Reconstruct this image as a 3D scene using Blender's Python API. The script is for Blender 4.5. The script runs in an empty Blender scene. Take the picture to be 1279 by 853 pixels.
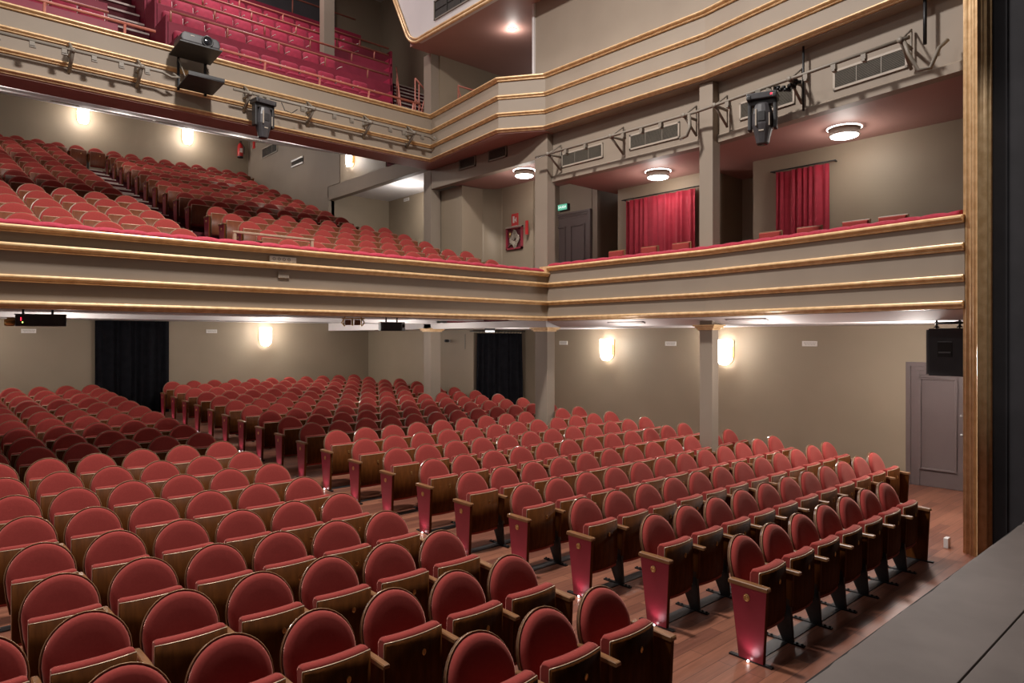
import bpy, bmesh, math, random
from mathutils import Vector, Matrix
random.seed(7)
PI = math.pi
S = bpy.context.scene
COL = S.collection

# ------------------------------------------------------------------ materials
def new_mat(name):
    m = bpy.data.materials.new(name); m.use_nodes = True
    nt = m.node_tree
    return m, nt, nt.nodes['Principled BSDF']

def setp(b, **k):
    names = dict(color='Base Color', rough='Roughness', metal='Metallic', spec='Specular IOR Level',
                 sheen='Sheen Weight', sheen_r='Sheen Roughness', sheen_t='Sheen Tint', coat='Coat Weight', coat_r='Coat Roughness',
                 ec='Emission Color', es='Emission Strength')
    for a, v in k.items():
        s = b.inputs[names[a]]
        s.default_value = (*v, 1) if isinstance(v, tuple) and len(v) == 3 else v

def mottled(name, c1, c2, scale=3.0, rough=.6, stretch=(1, 1, 1), bump=0.0, detail=4, lo=.35, hi=.65, **k):
    m, nt, b = new_mat(name)
    tc = nt.nodes.new('ShaderNodeTexCoord'); mp = nt.nodes.new('ShaderNodeMapping')
    mp.inputs['Scale'].default_value = stretch
    n = nt.nodes.new('ShaderNodeTexNoise'); n.inputs['Scale'].default_value = scale; n.inputs['Detail'].default_value = detail
    r = nt.nodes.new('ShaderNodeValToRGB')
    r.color_ramp.elements[0].color = (*c1, 1); r.color_ramp.elements[1].color = (*c2, 1)
    r.color_ramp.elements[0].position = lo; r.color_ramp.elements[1].position = hi
    nt.links.new(tc.outputs['Object'], mp.inputs['Vector']); nt.links.new(mp.outputs['Vector'], n.inputs['Vector'])
    nt.links.new(n.outputs['Fac'], r.inputs['Fac']); nt.links.new(r.outputs['Color'], b.inputs['Base Color'])
    if bump:
        bp = nt.nodes.new('ShaderNodeBump'); bp.inputs['Strength'].default_value = bump; bp.inputs['Distance'].default_value = .01
        nt.links.new(n.outputs['Fac'], bp.inputs['Height']); nt.links.new(bp.outputs['Normal'], b.inputs['Normal'])
    setp(b, rough=rough, **k)
    return m

def glow(name, color, strength, base=(.9, .9, .9)):
    m, nt, b = new_mat(name)
    setp(b, color=base, ec=color, es=strength, rough=.4)
    return m

def planks(name):
    m, nt, b = new_mat(name)
    tc = nt.nodes.new('ShaderNodeTexCoord'); mp = nt.nodes.new('ShaderNodeMapping')
    nt.links.new(tc.outputs['Object'], mp.inputs['Vector'])
    br = nt.nodes.new('ShaderNodeTexBrick')
    br.inputs['Scale'].default_value = 1.0; br.inputs['Brick Width'].default_value = 1.3; br.inputs['Row Height'].default_value = .125
    br.inputs['Mortar Size'].default_value = .0025; br.inputs['Mortar Smooth'].default_value = .2
    br.offset = .37; br.inputs['Bias'].default_value = 0.0
    br.inputs['Color1'].default_value = (.31, .128, .076, 1); br.inputs['Color2'].default_value = (.17, .064, .042, 1)
    br.inputs['Mortar'].default_value = (.06, .025, .018, 1)
    nt.links.new(mp.outputs['Vector'], br.inputs['Vector'])
    mp2 = nt.nodes.new('ShaderNodeMapping'); mp2.inputs['Scale'].default_value = (1.5, 22, 1)
    nt.links.new(tc.outputs['Object'], mp2.inputs['Vector'])
    n = nt.nodes.new('ShaderNodeTexNoise'); n.inputs['Scale'].default_value = 1.5; n.inputs['Detail'].default_value = 5
    nt.links.new(mp2.outputs['Vector'], n.inputs['Vector'])
    mx = nt.nodes.new('ShaderNodeMix'); mx.data_type = 'RGBA'; mx.blend_type = 'MULTIPLY'; mx.inputs['Factor'].default_value = .55
    r = nt.nodes.new('ShaderNodeValToRGB'); r.color_ramp.elements[0].position = .3; r.color_ramp.elements[1].position = .7
    r.color_ramp.elements[0].color = (.55, .5, .48, 1); r.color_ramp.elements[1].color = (1.15, 1.1, 1.1, 1)
    nt.links.new(n.outputs['Fac'], r.inputs['Fac'])
    nt.links.new(br.outputs['Color'], mx.inputs['A']); nt.links.new(r.outputs['Color'], mx.inputs['B'])
    nt.links.new(mx.outputs['Result'], b.inputs['Base Color'])
    setp(b, rough=.38)
    return m

M = {}
M['beige'] = mottled('beige_paint', (.272, .218, .168), (.296, .240, .185), 1.2, .62)
M['beige_wall'] = mottled('beige_wall_paint', (.295, .235, .165), (.325, .258, .182), .8, .6)
M['white'] = mottled('white_ceiling_paint', (.66, .62, .61), (.70, .66, .65), 1.5, .7)
M['mauve'] = mottled('mauve_soffit_paint', (.42, .235, .20), (.45, .25, .215), 1.2, .6)
M['gold'] = mottled('gold_leaf', (.66, .42, .205), (.82, .57, .31), 10, .36, metal=.18, bump=.1)
M['velvet'] = mottled('red_velvet', (.29, .043, .037), (.32, .049, .042), 60, .9, sheen=.66, sheen_r=.42, sheen_t=(1., .50, .41), spec=.1)
M['cushion'] = mottled('crimson_plush', (.35, .016, .04), (.43, .024, .055), 25, .8, sheen=.4, sheen_r=.4, sheen_t=(1., .4, .45), bump=.3)
M['curtain_red'] = mottled('crimson_curtain', (.34, .012, .032), (.40, .018, .042), 8, .7, sheen=.35, sheen_t=(1., .3, .35))
M['curtain_black'] = mottled('black_curtain', (.006, .006, .008), (.010, .010, .013), 6, .9, spec=.1)
M['lacquer'] = mottled('red_lacquer', (.25, .022, .04), (.29, .026, .046), 4, .34, coat=.3, coat_r=.2)
M['wood'] = mottled('walnut_plywood', (.074, .0225, .0050), (.118, .037, .0085), 5, .5, stretch=(5, 5, 1), spec=.06)
M['wood_bounce'] = mottled('plywood_red_bounce', (.150, .046, .022), (.200, .064, .031), 5, .42, stretch=(5, 5, 1), spec=.2)  # seat plywood made lighter and redder to carry the balcony's red bounced light
M['wood_arm'] = mottled('oak_armrest', (.19, .088, .035), (.28, .13, .055), 6, .35, stretch=(6, 1, 6), coat=.2)
M['wood_shell'] = mottled('brown_plywood_shell', (.10, .045, .022), (.15, .065, .032), 5, .3, stretch=(4, 4, 1), coat=.3)
M['piping'] = mottled('cream_piping', (.55, .42, .29), (.62, .48, .34), 20, .35, metal=.3)
M['edge'] = mottled('bronze_edge', (.26, .15, .07), (.34, .20, .10), 20, .4, metal=.3)
M['metal'] = mottled('dark_steel', (.022, .022, .023), (.032, .032, .034), 10, .45, metal=.5)
M['plate_metal'] = mottled('grey_floor_rail', (.045, .045, .046), (.06, .06, .062), 10, .4, metal=.4)
M['brass'] = mottled('brass', (.62, .40, .15), (.75, .52, .22), 30, .3, metal=.85)
M['floor'] = planks('stalls_floorboards')
M['stage'] = mottled('grey_stage_paint', (.105, .084, .075), (.150, .122, .110), 2.2, .62, detail=10, bump=.2, lo=.3, hi=.7)
M['near_black'] = mottled('near_black_matt', (.008, .007, .007), (.012, .01, .01), 5, .9)
M['black'] = mottled('matt_black', (.017, .016, .019), (.025, .023, .027), 3, .8)
M['door'] = mottled('plum_grey_door_paint', (.135, .102, .098), (.15, .114, .109), 2, .36)
M['plastic'] = mottled('black_plastic', (.022, .021, .022), (.035, .033, .034), 9, .45)
M['grey_plastic'] = mottled('charcoal_plastic', (.05, .047, .05), (.065, .06, .064), 9, .4)
M['bar'] = mottled('taupe_painted_steel', (.205, .175, .14), (.235, .20, .16), 9, .5)
M['label'] = mottled('white_sign_plastic', (.70, .66, .62), (.74, .70, .66), 10, .5)
M['ink'] = mottled('grey_ink', (.30, .27, .25), (.34, .31, .29), 10, .6)
M['vent'] = mottled('taupe_grille', (.20, .175, .14), (.225, .195, .155), 10, .5)
M['vent_dark'] = mottled('dark_duct', (.028, .024, .02), (.04, .034, .028), 8, .8)
M['vent_frame'] = mottled('pale_grille_frame', (.40, .34, .28), (.43, .37, .30), 8, .5)
M['carpet'] = mottled('dark_red_carpet', (.085, .011, .017), (.12, .016, .024), 30, .9)
M['gal_red'] = mottled('crimson_painted_board', (.30, .016, .048), (.35, .020, .058), 5, .5)
M['gal_seat'] = mottled('crimson_vinyl', (.34, .026, .060), (.42, .034, .075), 8, .7, sheen=.1, spec=.2)
M['rail'] = mottled('rust_red_tube', (.46, .15, .11), (.52, .18, .13), 8, .45)
M['nosing'] = mottled('pale_step_nosing', (.62, .52, .47), (.68, .58, .52), 12, .5)
M['grey_board'] = mottled('slate_grey_board', (.085, .08, .088), (.105, .098, .106), 2, .7)
M['red'] = mottled('fire_red', (.52, .022, .025), (.58, .03, .03), 8, .35)
M['hose'] = mottled('canvas_hose', (.22, .18, .14), (.42, .36, .29), 30, .7)
M['green'] = glow('exit_green', (.12, .42, .28), .9, (.05, .25, .16))
M['white_text'] = glow('lit_white_text', (.9, 1., .95), .8)
M['lamp'] = glow('lit_opal_glass', (1., .96, .93), 14.0)
M['lamp_soft'] = glow('lit_round_diffuser', (1., .95, .90), 8.0)
M['spark'] = glow('lit_aisle_led', (1., .90, .88), 12.0)
M['led_red'] = glow('red_indicator', (1., .02, .05), 3., (.4, .02, .02))
M['led_green'] = glow('yellow_green_indicator', (.8, 1., .2), 3., (.4, .4, .1))
M['glass'] = mottled('dark_lens_glass', (.01, .01, .012), (.014, .014, .018), 4, .08, coat=.6)
M['white_gloss'] = mottled('white_enamel', (.72, .70, .68), (.76, .74, .72), 6, .35)

# ------------------------------------------------------------------ mesh helper
class MB:
    def __init__(self): self.v = []; self.f = []; self.sm = []
    def add(self, vs, fs, smooth=False):
        o = len(self.v); self.v += [tuple(p) for p in vs]
        for f in fs: self.f.append(tuple(i + o for i in f)); self.sm.append(smooth)
        return self
    def hexa(self, p):
        return self.add(p, [(0, 3, 2, 1), (4, 5, 6, 7), (0, 1, 5, 4), (1, 2, 6, 5), (2, 3, 7, 6), (3, 0, 4, 7)])
    def box(self, x0, x1, y0, y1, z0, z1):
        return self.hexa([(x0, y0, z0), (x1, y0, z0), (x1, y1, z0), (x0, y1, z0), (x0, y0, z1), (x1, y0, z1), (x1, y1, z1), (x0, y1, z1)])
    def prism(self, poly, a, b, axis='x', smooth=False):
        def P(u, w, t): return (t, u, w) if axis == 'x' else ((u, t, w) if axis == 'y' else (u, w, t))
        n = len(poly)
        vs = [P(u, w, a) for u, w in poly] + [P(u, w, b) for u, w in poly]
        o = len(self.v)
        self.add(vs, [tuple(range(n)), tuple(range(2 * n - 1, n - 1, -1))])
        self.add(vs, [(i, (i + 1) % n, (i + 1) % n + n, i + n) for i in range(n)], smooth)
        return self
    def loops(self, rings, smooth=True, cap=True, closed=True):
        n = len(rings[0]); vs = [p for r in rings for p in r]; fs = []
        for k in range(len(rings) - 1):
            for i in range(n if closed else n - 1):
                j = (i + 1) % n
                fs.append((k * n + i, k * n + j, (k + 1) * n + j, (k + 1) * n + i))
        self.add(vs, fs, smooth)
        if cap: self.add(list(rings[0]) + list(rings[-1]), [tuple(range(n)), tuple(range(2 * n - 1, n - 1, -1))])
        return self
    def tube(self, pts, r, n=8, smooth=True):
        pts = [Vector(p) for p in pts]; rings = []
        prev = None
        for i, p in enumerate(pts):
            a = pts[max(i - 1, 0)]; b = pts[min(i + 1, len(pts) - 1)]
            t = (b - a).normalized()
            if prev is None:
                u = t.cross(Vector((0, 0, 1)))
                if u.length < .05: u = t.cross(Vector((1, 0, 0)))
            else: u = prev - t * prev.dot(t)
            u.normalize(); prev = u; w = t.cross(u)
            rr = r[i] if isinstance(r, (list, tuple)) else r
            rings.append([p + (u * math.cos(2 * PI * k / n) + w * math.sin(2 * PI * k / n)) * rr for k in range(n)])
        return self.loops(rings, smooth)
    def lathe(self, prof, c=(0, 0, 0), n=20, axis='z', smooth=True, a0=0, a1=2 * PI):
        rings = []
        for r, h in prof:
            ring = []
            for k in range(n):
                a = 2 * PI * k / n; x, y = r * math.cos(a), r * math.sin(a)
                p = (x, y, h) if axis == 'z' else ((x, h, y) if axis == 'y' else (h, x, y))
                ring.append((p[0] + c[0], p[1] + c[1], p[2] + c[2]))
            rings.append(ring)
        return self.loops(rings, smooth)
    def sweep(self, prof, path, smooth=False, close=False):
        n = len(path); rings = []
        def nrm(a, b):
            d = Vector((b[0] - a[0], b[1] - a[1])).normalized(); return Vector((d.y, -d.x))
        for i, p in enumerate(path):
            if i == 0: m = nrm(path[0], path[1]); s = 1
            elif i == n - 1: m = nrm(path[-2], path[-1]); s = 1
            else:
                a = nrm(path[i - 1], p); b = nrm(p, path[i + 1]); m = (a + b).normalized(); s = 1 / max(.3, m.dot(a))
            rings.append([(p[0] + m.x * o * s, p[1] + m.y * o * s, z) for o, z in prof])
        return self.loops(rings, smooth)
    def mesh(self, name, mat, bevel=0, smooth=None):
        me = bpy.data.meshes.new(name); bm = bmesh.new()
        vs = [bm.verts.new(p) for p in self.v]
        for f, s in zip(self.f, self.sm):
            try: fc = bm.faces.new([vs[i] for i in f]); fc.smooth = s
            except ValueError: pass
        bmesh.ops.remove_doubles(bm, verts=bm.verts, dist=1e-5)
        bmesh.ops.recalc_face_normals(bm, faces=bm.faces)
        if bevel:
            ed = [e for e in bm.edges if len(e.link_faces) == 2 and e.calc_face_angle(0) > .6]
            bmesh.ops.bevel(bm, geom=ed, offset=bevel, segments=2, affect='EDGES', profile=.6)
        bm.to_mesh(me); bm.free(); me.materials.append(mat)
        return me
    def build(self, name, mat, parent=None, bevel=0, **k):
        return link(name, self.mesh(name, mat, bevel), parent, **k)

def link(name, data, parent=None, loc=None, rz=0, **k):
    o = bpy.data.objects.new(name, data); COL.objects.link(o)
    if parent is not None: o.parent = parent
    if loc: o.location = loc
    if rz: o.rotation_euler = (0, 0, rz)
    for a, v in k.items(): o[a] = v
    return o
def thing(name, label, cat, loc=(0, 0, 0), rz=0, group=None, rot=None):
    o = bpy.data.objects.new(name, None); COL.objects.link(o); o.empty_display_size = .1
    o.location = loc; o.rotation_euler = rot or (0, 0, rz); o['label'] = label; o['category'] = cat
    if group: o['group'] = group
    return o
def tag(o, label, cat, group=None):
    o['label'] = label; o['category'] = cat
    if group: o['group'] = group
    return o
def struct(name, mb, mat, bevel=0):
    return mb.build(name, M[mat], None, bevel, kind='structure')

ORD = ['first', 'second', 'third', 'fourth', 'fifth', 'sixth', 'seventh', 'eighth', 'ninth', 'tenth', 'eleventh', 'twelfth', 'thirteenth',
       'fourteenth', 'fifteenth', 'sixteenth', 'seventeenth', 'eighteenth', 'nineteenth', 'twentieth']

# ------------------------------------------------------------------ camera (level, on the stage)
TH = math.atan(764 / 853.)
cam = bpy.data.cameras.new('camera'); co = bpy.data.objects.new('camera', cam); COL.objects.link(co)
cam.sensor_width = 36; cam.lens = 853 / 1279 * 36; cam.shift_y = -4.5 / 1279
co.location = (0, 0, 2.5); co.rotation_euler = (PI / 2, 0, -TH)
cam.clip_start = .05; cam.clip_end = 200
S.camera = co
def screen_x(X, Y):
    s, c = math.sin(TH), math.cos(TH)
    f = X * s + Y * c
    return 639.5 + 853 * (X * c - Y * s) / max(f, .05)

# ------------------------------------------------------------------ the building shell
def zfloor(Y): return max(0.0, .041 * (Y - 5.8))
XL = -6.0
mb = MB()
fy = [1.30, 5.8, 20.2]
for a, b in zip(fy, fy[1:]):
    za, zb = zfloor(a), zfloor(b)
    mb.hexa([(XL, a, za - .15), (13.1, a, za - .15), (13.1, b, zb - .15), (XL, b, zb - .15), (XL, a, za), (13.1, a, za), (13.1, b, zb), (XL, b, zb)])
struct('floor', mb, 'floor')
# stage: apron with a board joint
rnd = random.Random(3); ed = []; x = 9.34
while x > XL:
    ed.append((x, 1.36 + rnd.uniform(-.006, .006))); x -= rnd.uniform(.05, .22)
mb = MB().prism([(XL, .921), (9.34, .921)] + ed + [(XL, 1.36)], .5, 1.0, 'z'); mb.box(XL, 9.34, -5, .912, 0, 1.0); mb.box(XL, 9.34, .90, .95, 0, .985)
struct('floor_stage', mb, 'stage', .003)
struct('trim_stage_edge', MB().box(XL, 9.34, 1.33, 1.378, 0, .985), 'near_black')  # near-black strip just beyond and below the front edge of the stage
# stalls walls
struct('wall_right', MB().box(12.9, 13.1, -2, 14.1, 0, 3.0), 'beige_wall')
struct('wall_back', MB().box(XL, 11.3, 19.4, 19.6, 0, 3.1), 'beige_wall')
struct('wall_corner', MB().box(11.18, 12.9, 14.0, 19.39, 0, 3.1), 'beige_wall')
struct('ceiling_stalls', MB().box(XL, 9.8, 9.95, 19.6, 2.94, 3.05).box(XL, 9.8, 11.9, 12.3, 2.88, 2.94).box(XL, 9.8, 13.7, 14.3, 2.84, 2.94), 'white')
struct('ceiling_side', MB().prism([(10.18, 9.9), (10.2, 6.17), (9.68, 2.43), (13.0, 2.43), (13.0, 9.9)], 2.725, 2.86, 'z').box(9.8, 13.0, 9.9, 14.1, 2.72, 2.86).box(9.8, 11.2, 14.1, 19.5, 2.72, 2.94), 'white')

# columns
def column(x0, x1, y0, y1, z0, z1): return MB().box(x0, x1, y0, y1, z0, z1)
C1 = (9.80, 10.03, 9.87, 10.23); C2 = (9.80, 10.02, 6.07, 6.32); C3 = (9.80, 10.10, 13.96, 14.27)
C1L = (9.97, 10.19, 10.04, 10.40); C2L = (9.98, 10.17, 6.19, 6.43)
struct('column', column(*C1L, zfloor(9.9) - .02, 2.80), 'beige', .008); struct('column', column(*C1, 3.2, 6.668), 'beige', .008)
struct('column', column(*C2L, zfloor(6) - .02, 2.80), 'beige', .008); struct('column', column(*C2, 3.2, 6.668), 'beige', .008)
struct('column', column(*C3, zfloor(14) - .02, 2.90), 'beige', .008); struct('column', column(*C3, 3.2, 6.668), 'beige', .008)
struct('column', column(*C3, 7.2, 9.56), 'beige', .008)
def capital(c, zt):
    x0, x1, y0, y1 = c
    path = [(x0, y1 + .02), (x0, y0), (x1 + .02, y0)]
    path = [(x0, y1), (x0, y0), (x1, y0), (x1, y1)]
    prof = [(0, 0), (.02, .0), (.035, .02), (.06, .03), (.06, .055), (.085, .065), (.085, .09), (0, .09)]
    path = path[::-1]
    path = [(x1, y1), (x1, y0), (x0, y0), (x0, y1)]
    m2 = MB().sweep([(o, z + zt - .09) for o, z in prof], path[::-1])
    # right-hand normals must point away from the column
    return m2
for c in (C1L, C2L, C3):
    x0, x1, y0, y1 = c
    zt = 2.72 if c is not C3 else 2.74
    mb = MB()
    for e, z0_, z1_ in ((.03, zt - .09, zt - .06), (.06, zt - .06, zt - .03), (.085, zt - .03, zt)):
        mb.box(x0 - e, x1 + e, y0 - e, y1 + e, z0_, z1_)
    struct('trim_capital', mb, 'gold', .008)

# lower balcony front: left run faces the stage, right run bends round the side tier
LOW_L = [(XL, 9.76), (9.70, 9.76)]
LOW_R = [(9.70, 9.76), (9.74, 6.17), (9.20, 2.40)]
LOW = [(XL, 9.76), (9.70, 9.76), (9.74, 6.17), (9.20, 2.40)]
UP = [(XL, 13.45), (9.45, 13.45), (9.12, 10.60), (9.68, 9.80), (9.74, 6.17), (9.20, 2.40)]
def gold_prof(z0, h, d=.07):
    p = [(0, 0), (.30, 0), (.42, .10), (.42, .24), (.62, .30), (.70, .40), (.88, .46), (1., .58), (1., .74), (.86, .86), (.62, .88), (.55, 1.0), (0, 1.0)]
    return [(-.02 if o == 0 else o * d, z0 + z * h) for o, z in p]
def panel(z0, z1, t=.16): return [(0, z0), (0, z1), (-t, z1), (-t, z0)]
struct('wall_balcony_front', MB().sweep(panel(2.84, 3.79), LOW_L), 'beige')
struct('wall_side_tier_front', MB().sweep(panel(2.84, 3.91), LOW_R), 'beige')
for z0, z1, d in ((2.84, 2.93, .08), (3.154, 3.236, .07), (3.515, 3.605, .07)):
    struct('trim_balcony_moulding', MB().sweep(gold_prof(z0, z1 - z0, d), LOW), 'gold')
struct('trim_balcony_cornice', MB().sweep(gold_prof(3.73, .085, .09), LOW_L).sweep([(.02, 3.80), (.02, 3.815), (-.2, 3.815), (-.2, 3.80)], LOW_L), 'gold')
struct('trim_side_tier_cornice', MB().sweep(gold_prof(3.84, .09, .09), LOW_R).sweep([(.02, 3.915), (.02, 3.935), (-.2, 3.935), (-.2, 3.915)], LOW_R)
       .box(9.61, 9.74, 9.70, 9.90, 3.74, 3.93), 'gold')
if 0: struct('trim_balcony_lip', MB().sweep([(.03, 2.80), (.03, 2.842), (-.5, 2.842), (-.5, 2.80)], LOW_L), 'mauve')
# upper tier front
struct('wall_gallery_front', MB().sweep(panel(6.70, 7.80), UP), 'beige')
for z0, z1, d in ((6.69, 6.77, .08), (7.02, 7.095, .07), (7.37, 7.45, .07)):
    struct('trim_gallery_moulding', MB().sweep(gold_prof(z0, z1 - z0, d), UP), 'gold')
struct('trim_gallery_cornice', MB().sweep(gold_prof(7.73, .09, .09), UP).sweep([(.02, 7.80), (.02, 7.825), (-.2, 7.825), (-.2, 7.80)], UP), 'gold')
# soffits of the upper tier
poly = [(XL, 13.45), (9.45, 13.45), (9.12, 10.60), (9.68, 9.80), (9.95, 9.83), (9.85, 14.05), (XL, 14.05)]
struct('ceiling_gallery_lip', MB().prism(poly, 6.67, 6.72, 'z'), 'mauve')
struct('ceiling_side_lip', MB().prism([(9.68, 9.80), (9.74, 6.17), (9.20, 2.40), (9.93, 2.4), (10.0, 6.17), (9.95, 9.80)], 6.672, 6.72, 'z'), 'beige')
mb = MB().hexa([(XL, 14.0, 6.75), (9.8, 14.0, 6.75), (9.8, 26, 9.98), (XL, 26, 9.98), (XL, 14.0, 6.85), (9.8, 14.0, 6.85), (9.8, 26, 10.1), (XL, 26, 10.1)])
struct('ceiling_balcony', mb, 'white')
mb = MB()
for xs in ((.9, 1.5), (3.0, 3.6), (5.5, 6.1), (8.0, 8.6)):
    y0, y1 = 21.6, 21.9
    za, zb = 6.75 + (y0 - 14.05) * .2699, 6.75 + (y1 - 14.05) * .2699
    mb.hexa([(xs[0], y0, za - .015), (xs[1], y0, za - .015), (xs[1], y1, zb - .015), (xs[0], y1, zb - .015), (xs[0], y0, za + .01), (xs[1], y0, za + .01), (xs[1], y1, zb + .01), (xs[0], y1, zb + .01)])
struct('trim_ceiling_slots', mb, 'vent')
# balcony-level walls
struct('wall_balcony_back', MB().box(XL, 9.8, 25.9, 26.1, 6.5, 10.3), 'beige_wall')
mb = MB().box(9.8, 10.0, 19.4, 26.1, 3.0, 10.4)
struct('wall_balcony_side', mb, 'beige')
struct('trim_side_beam', MB().box(9.8, 10.0, 14.2, 19.45, 6.73, 7.14), 'beige', .01)
struct('wall_vestibule', MB().box(9.9, 12.1, 19.4, 19.6, 3.0, 7.1).box(11.95, 12.1, 14.2, 19.5, 3.0, 7.1).box(10.0, 12.1, 14.15, 14.3, 3.0, 7.1), 'beige_wall')
struct('ceiling_vestibule', MB().box(10.0, 12.05, 14.25, 19.45, 6.98, 7.1), 'white')
struct('wall_upper_lobby', MB().box(11.95, 12.15, 19.6, 24.0, 7.1, 10.5).box(10.0, 12.1, 23.9, 24.1, 7, 10.5).box(11.95, 12.1, 14.2, 19.6, 7.1, 7.3), 'beige')
struct('trim_wall_slot', MB().box(9.78, 9.80, 18.65, 19.4, 7.14, 8.9), 'beige')
# bay between the columns (first tier, side)
mb = MB().box(10.11, 10.75, 13.1, 13.25, 3.16, 6.19).box(10.125, 10.2, 13.2, 14.12, 3.165, 6.185)
arc = [(10.75 + .35 * math.sin(a), 13.1 - .0 + .35 * (1 - math.cos(a)) * 0 + (.0 - .35 * 0)) for a in [0]]
struct('wall_bay_end', mb, 'beige_wall')
ring = []
for k in range(9):
    a = PI / 2 * k / 8
    ring.append((10.75 + .35 * math.sin(a), 12.75 + .35 * math.cos(a)))
outer = [(p[0] + .12 * math.sin(PI / 2 * k / 8), p[1] + .12 * math.cos(PI / 2 * k / 8)) for k, p in enumerate(ring)]
struct('wall_bay_curve', MB().prism(ring + outer[::-1], 3.0, 6.3, 'z', True), 'beige_wall')
struct('wall_bay_side', MB().box(11.10, 11.25, 11.65, 12.75, 3.0, 6.3), 'beige_wall')
struct('wall_bay_return', MB().box(11.26, 12.16, 11.66, 11.8, 3.0, 6.3).box(12.0, 12.15, 10.61, 11.66, 3.0, 6.3).box(12.005, 13.1, 10.45, 10.6, 3.0, 6.3), 'beige')
struct('ceiling_bay', MB().box(9.97, 13.1, 9.88, 13.3, 6.205, 6.32), 'mauve')
struct('trim_bay_beam', MB().box(9.81, 9.98, 9.9, 14.0, 6.19, 6.665), 'beige', .01)
# boxes along the side tier
struct('wall_boxes', MB().box(11.65, 11.8, 7.25, 9.55, 3.0, 5.8).box(11.65, 11.8, 2.4, 6.38, 3.0, 5.8), 'beige_wall')
struct('wall_box_recess', MB().box(12.8, 12.95, 2.4, 10.6, 3.0, 5.8).box(11.75, 12.9, 6.28, 6.38, 3.0, 5.8).box(11.75, 12.9, 7.25, 7.35, 3.0, 5.8).box(11.75, 12.9, 9.45, 9.55, 3.0, 5.8), 'beige_wall')
struct('ceiling_boxes', MB().prism([(10.03, 9.86), (10.05, 6.17), (9.52, 2.43), (13.0, 2.43), (13.0, 9.86)], 5.73, 5.85, 'z'), 'mauve')
BEAM = [(9.96, 9.86), (9.98, 6.17), (9.44, 2.40)]
struct('wall_beam', MB().sweep(panel(5.69, 6.69, .14), BEAM).sweep([(.03, 5.69), (.03, 5.80), (0, 5.83), (0, 5.69)], BEAM), 'beige')
struct('floor_side_tier', MB().prism([(9.80, 9.84), (9.84, 6.17), (9.31, 2.42), (13.0, 2.42), (13.0, 9.84)], 2.87, 3.25, 'z').box(9.81, 13.0, 9.84, 13.3, 2.87, 3.15), 'carpet')
struct('trim_soffit_slope', MB().sweep([(.14, 2.835), (-.26, 2.722), (-.26, 2.85)], [(9.93, 9.86), (9.95, 6.17), (9.43, 2.42)]), 'white')
# wall above the upper side tier, pink soffit and the raked parapet with gold edge
struct('wall_upper_side', MB().sweep([(0, 6.75), (0, 13.2), (-.2, 13.2), (-.2, 6.75)], [(9.98, 10.42), (10.0, 6.17), (9.50, 2.40)]), 'beige')
struct('trim_upper_corner', MB().box(9.94, 10.06, 10.40, 10.46, 6.8, 9.55), 'white')
struct('floor_upper_side', MB().prism([(9.58, 13.5), (9.25, 10.65), (9.8, 9.88), (9.86, 6.17), (9.33, 2.42), (13.0, 2.42), (13.0, 13.9), (9.58, 13.9)], 6.76, 6.95, 'z'), 'carpet')
struct('ceiling_upper_side', MB().box(9.22, 13.1, 5.0, 14.0, 9.56, 9.66), 'mauve')
struct('wall_upper_end', MB().box(10.05, 13.1, 13.92, 14.05, 6.8, 9.6), 'beige_wall')
edge = []
for k in range(9):
    a = PI / 2 * k / 8
    edge.append((13.55 + .62 * math.sin(a * .72), 9.55 + .62 * (1 - math.cos(a * .72))))
end = edge[-1]
edge.append((end[0] + 1.25, end[1] + 2.35))
poly = [(5.0, 9.55)] + edge + [(5.0, edge[-1][1])]
struct('wall_raked_parapet', MB().prism(poly, 9.20, 9.30, 'x'), 'white')
pth = [(9.17, y, z) for y, z in [(5.0, 9.55), (8, 9.55), (11, 9.55)] + edge]
struct('trim_raked_parapet', MB().tube(pth, .035, 8).tube([(9.165, y, z + .075) for y, z in [(5.0, 9.55), (8, 9.55), (11, 9.55), (13.2, 9.55)]] + [(9.165, y - .06, z + .06) for y, z in edge[1:]], .028, 8), 'gold')
# gallery shell
struct('wall_gallery_back', MB().box(XL, 13.1, 21.5, 21.7, 9.0, 15).box(12.9, 13.1, 14, 21.5, 6.8, 15), 'beige_wall')
struct('ceiling_gallery', MB().box(XL, 13.1, 14.5, 21.7, 14.6, 14.8), 'white')
struct('trim_gallery_screen', MB().box(3.5, 11.0, 21.3, 21.5, 11.3, 14.2), 'grey_board')
# proscenium: gilded reeded jamb on the far side of the stage, black return behind it
pl = [(9.24, 2.56), (9.20, 2.50)]
def reed(a, b, r, n=5):
    a = Vector(a); b = Vector(b); d = (b - a); nn = Vector((d.y, -d.x)).normalized()
    return [tuple(a + d * (.5 - .5 * math.cos(PI * k / n)) + nn * r * math.sin(PI * k / n)) for k in range(n + 1)]
P0, P1, P2 = Vector((9.215, 2.418)), Vector((9.10, 2.25)), Vector((9.36, 2.15))
jamb = [(9.45, 2.43)]
seg = lambda a, b, t: tuple(a + (b - a) * t)
jamb += reed(seg(P0, P1, 0), seg(P0, P1, .16), -.012) + reed(seg(P0, P1, .2), seg(P0, P1, .5), -.03) + reed(seg(P0, P1, .56), seg(P0, P1, .7), -.012) + reed(seg(P0, P1, .74), seg(P0, P1, 1), -.02)
jamb += reed(seg(P1, P2, .02), seg(P1, P2, .40), -.028) + reed(seg(P1, P2, .46), seg(P1, P2, .6), .012) + reed(seg(P1, P2, .66), seg(P1, P2, .97), -.03)
jamb += [(9.5, 2.17)]
struct('trim_proscenium', MB().prism(jamb, 0, 13, 'z', True), 'gold')
struct('wall_proscenium', MB().box(9.36, 9.6, -4, 2.17, 0, 13).box(9.36, 13.1, 2.17, 2.42, 0, 13).box(9.34, 9.37, 2.02, 2.16, 0, 13), 'black')

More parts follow.
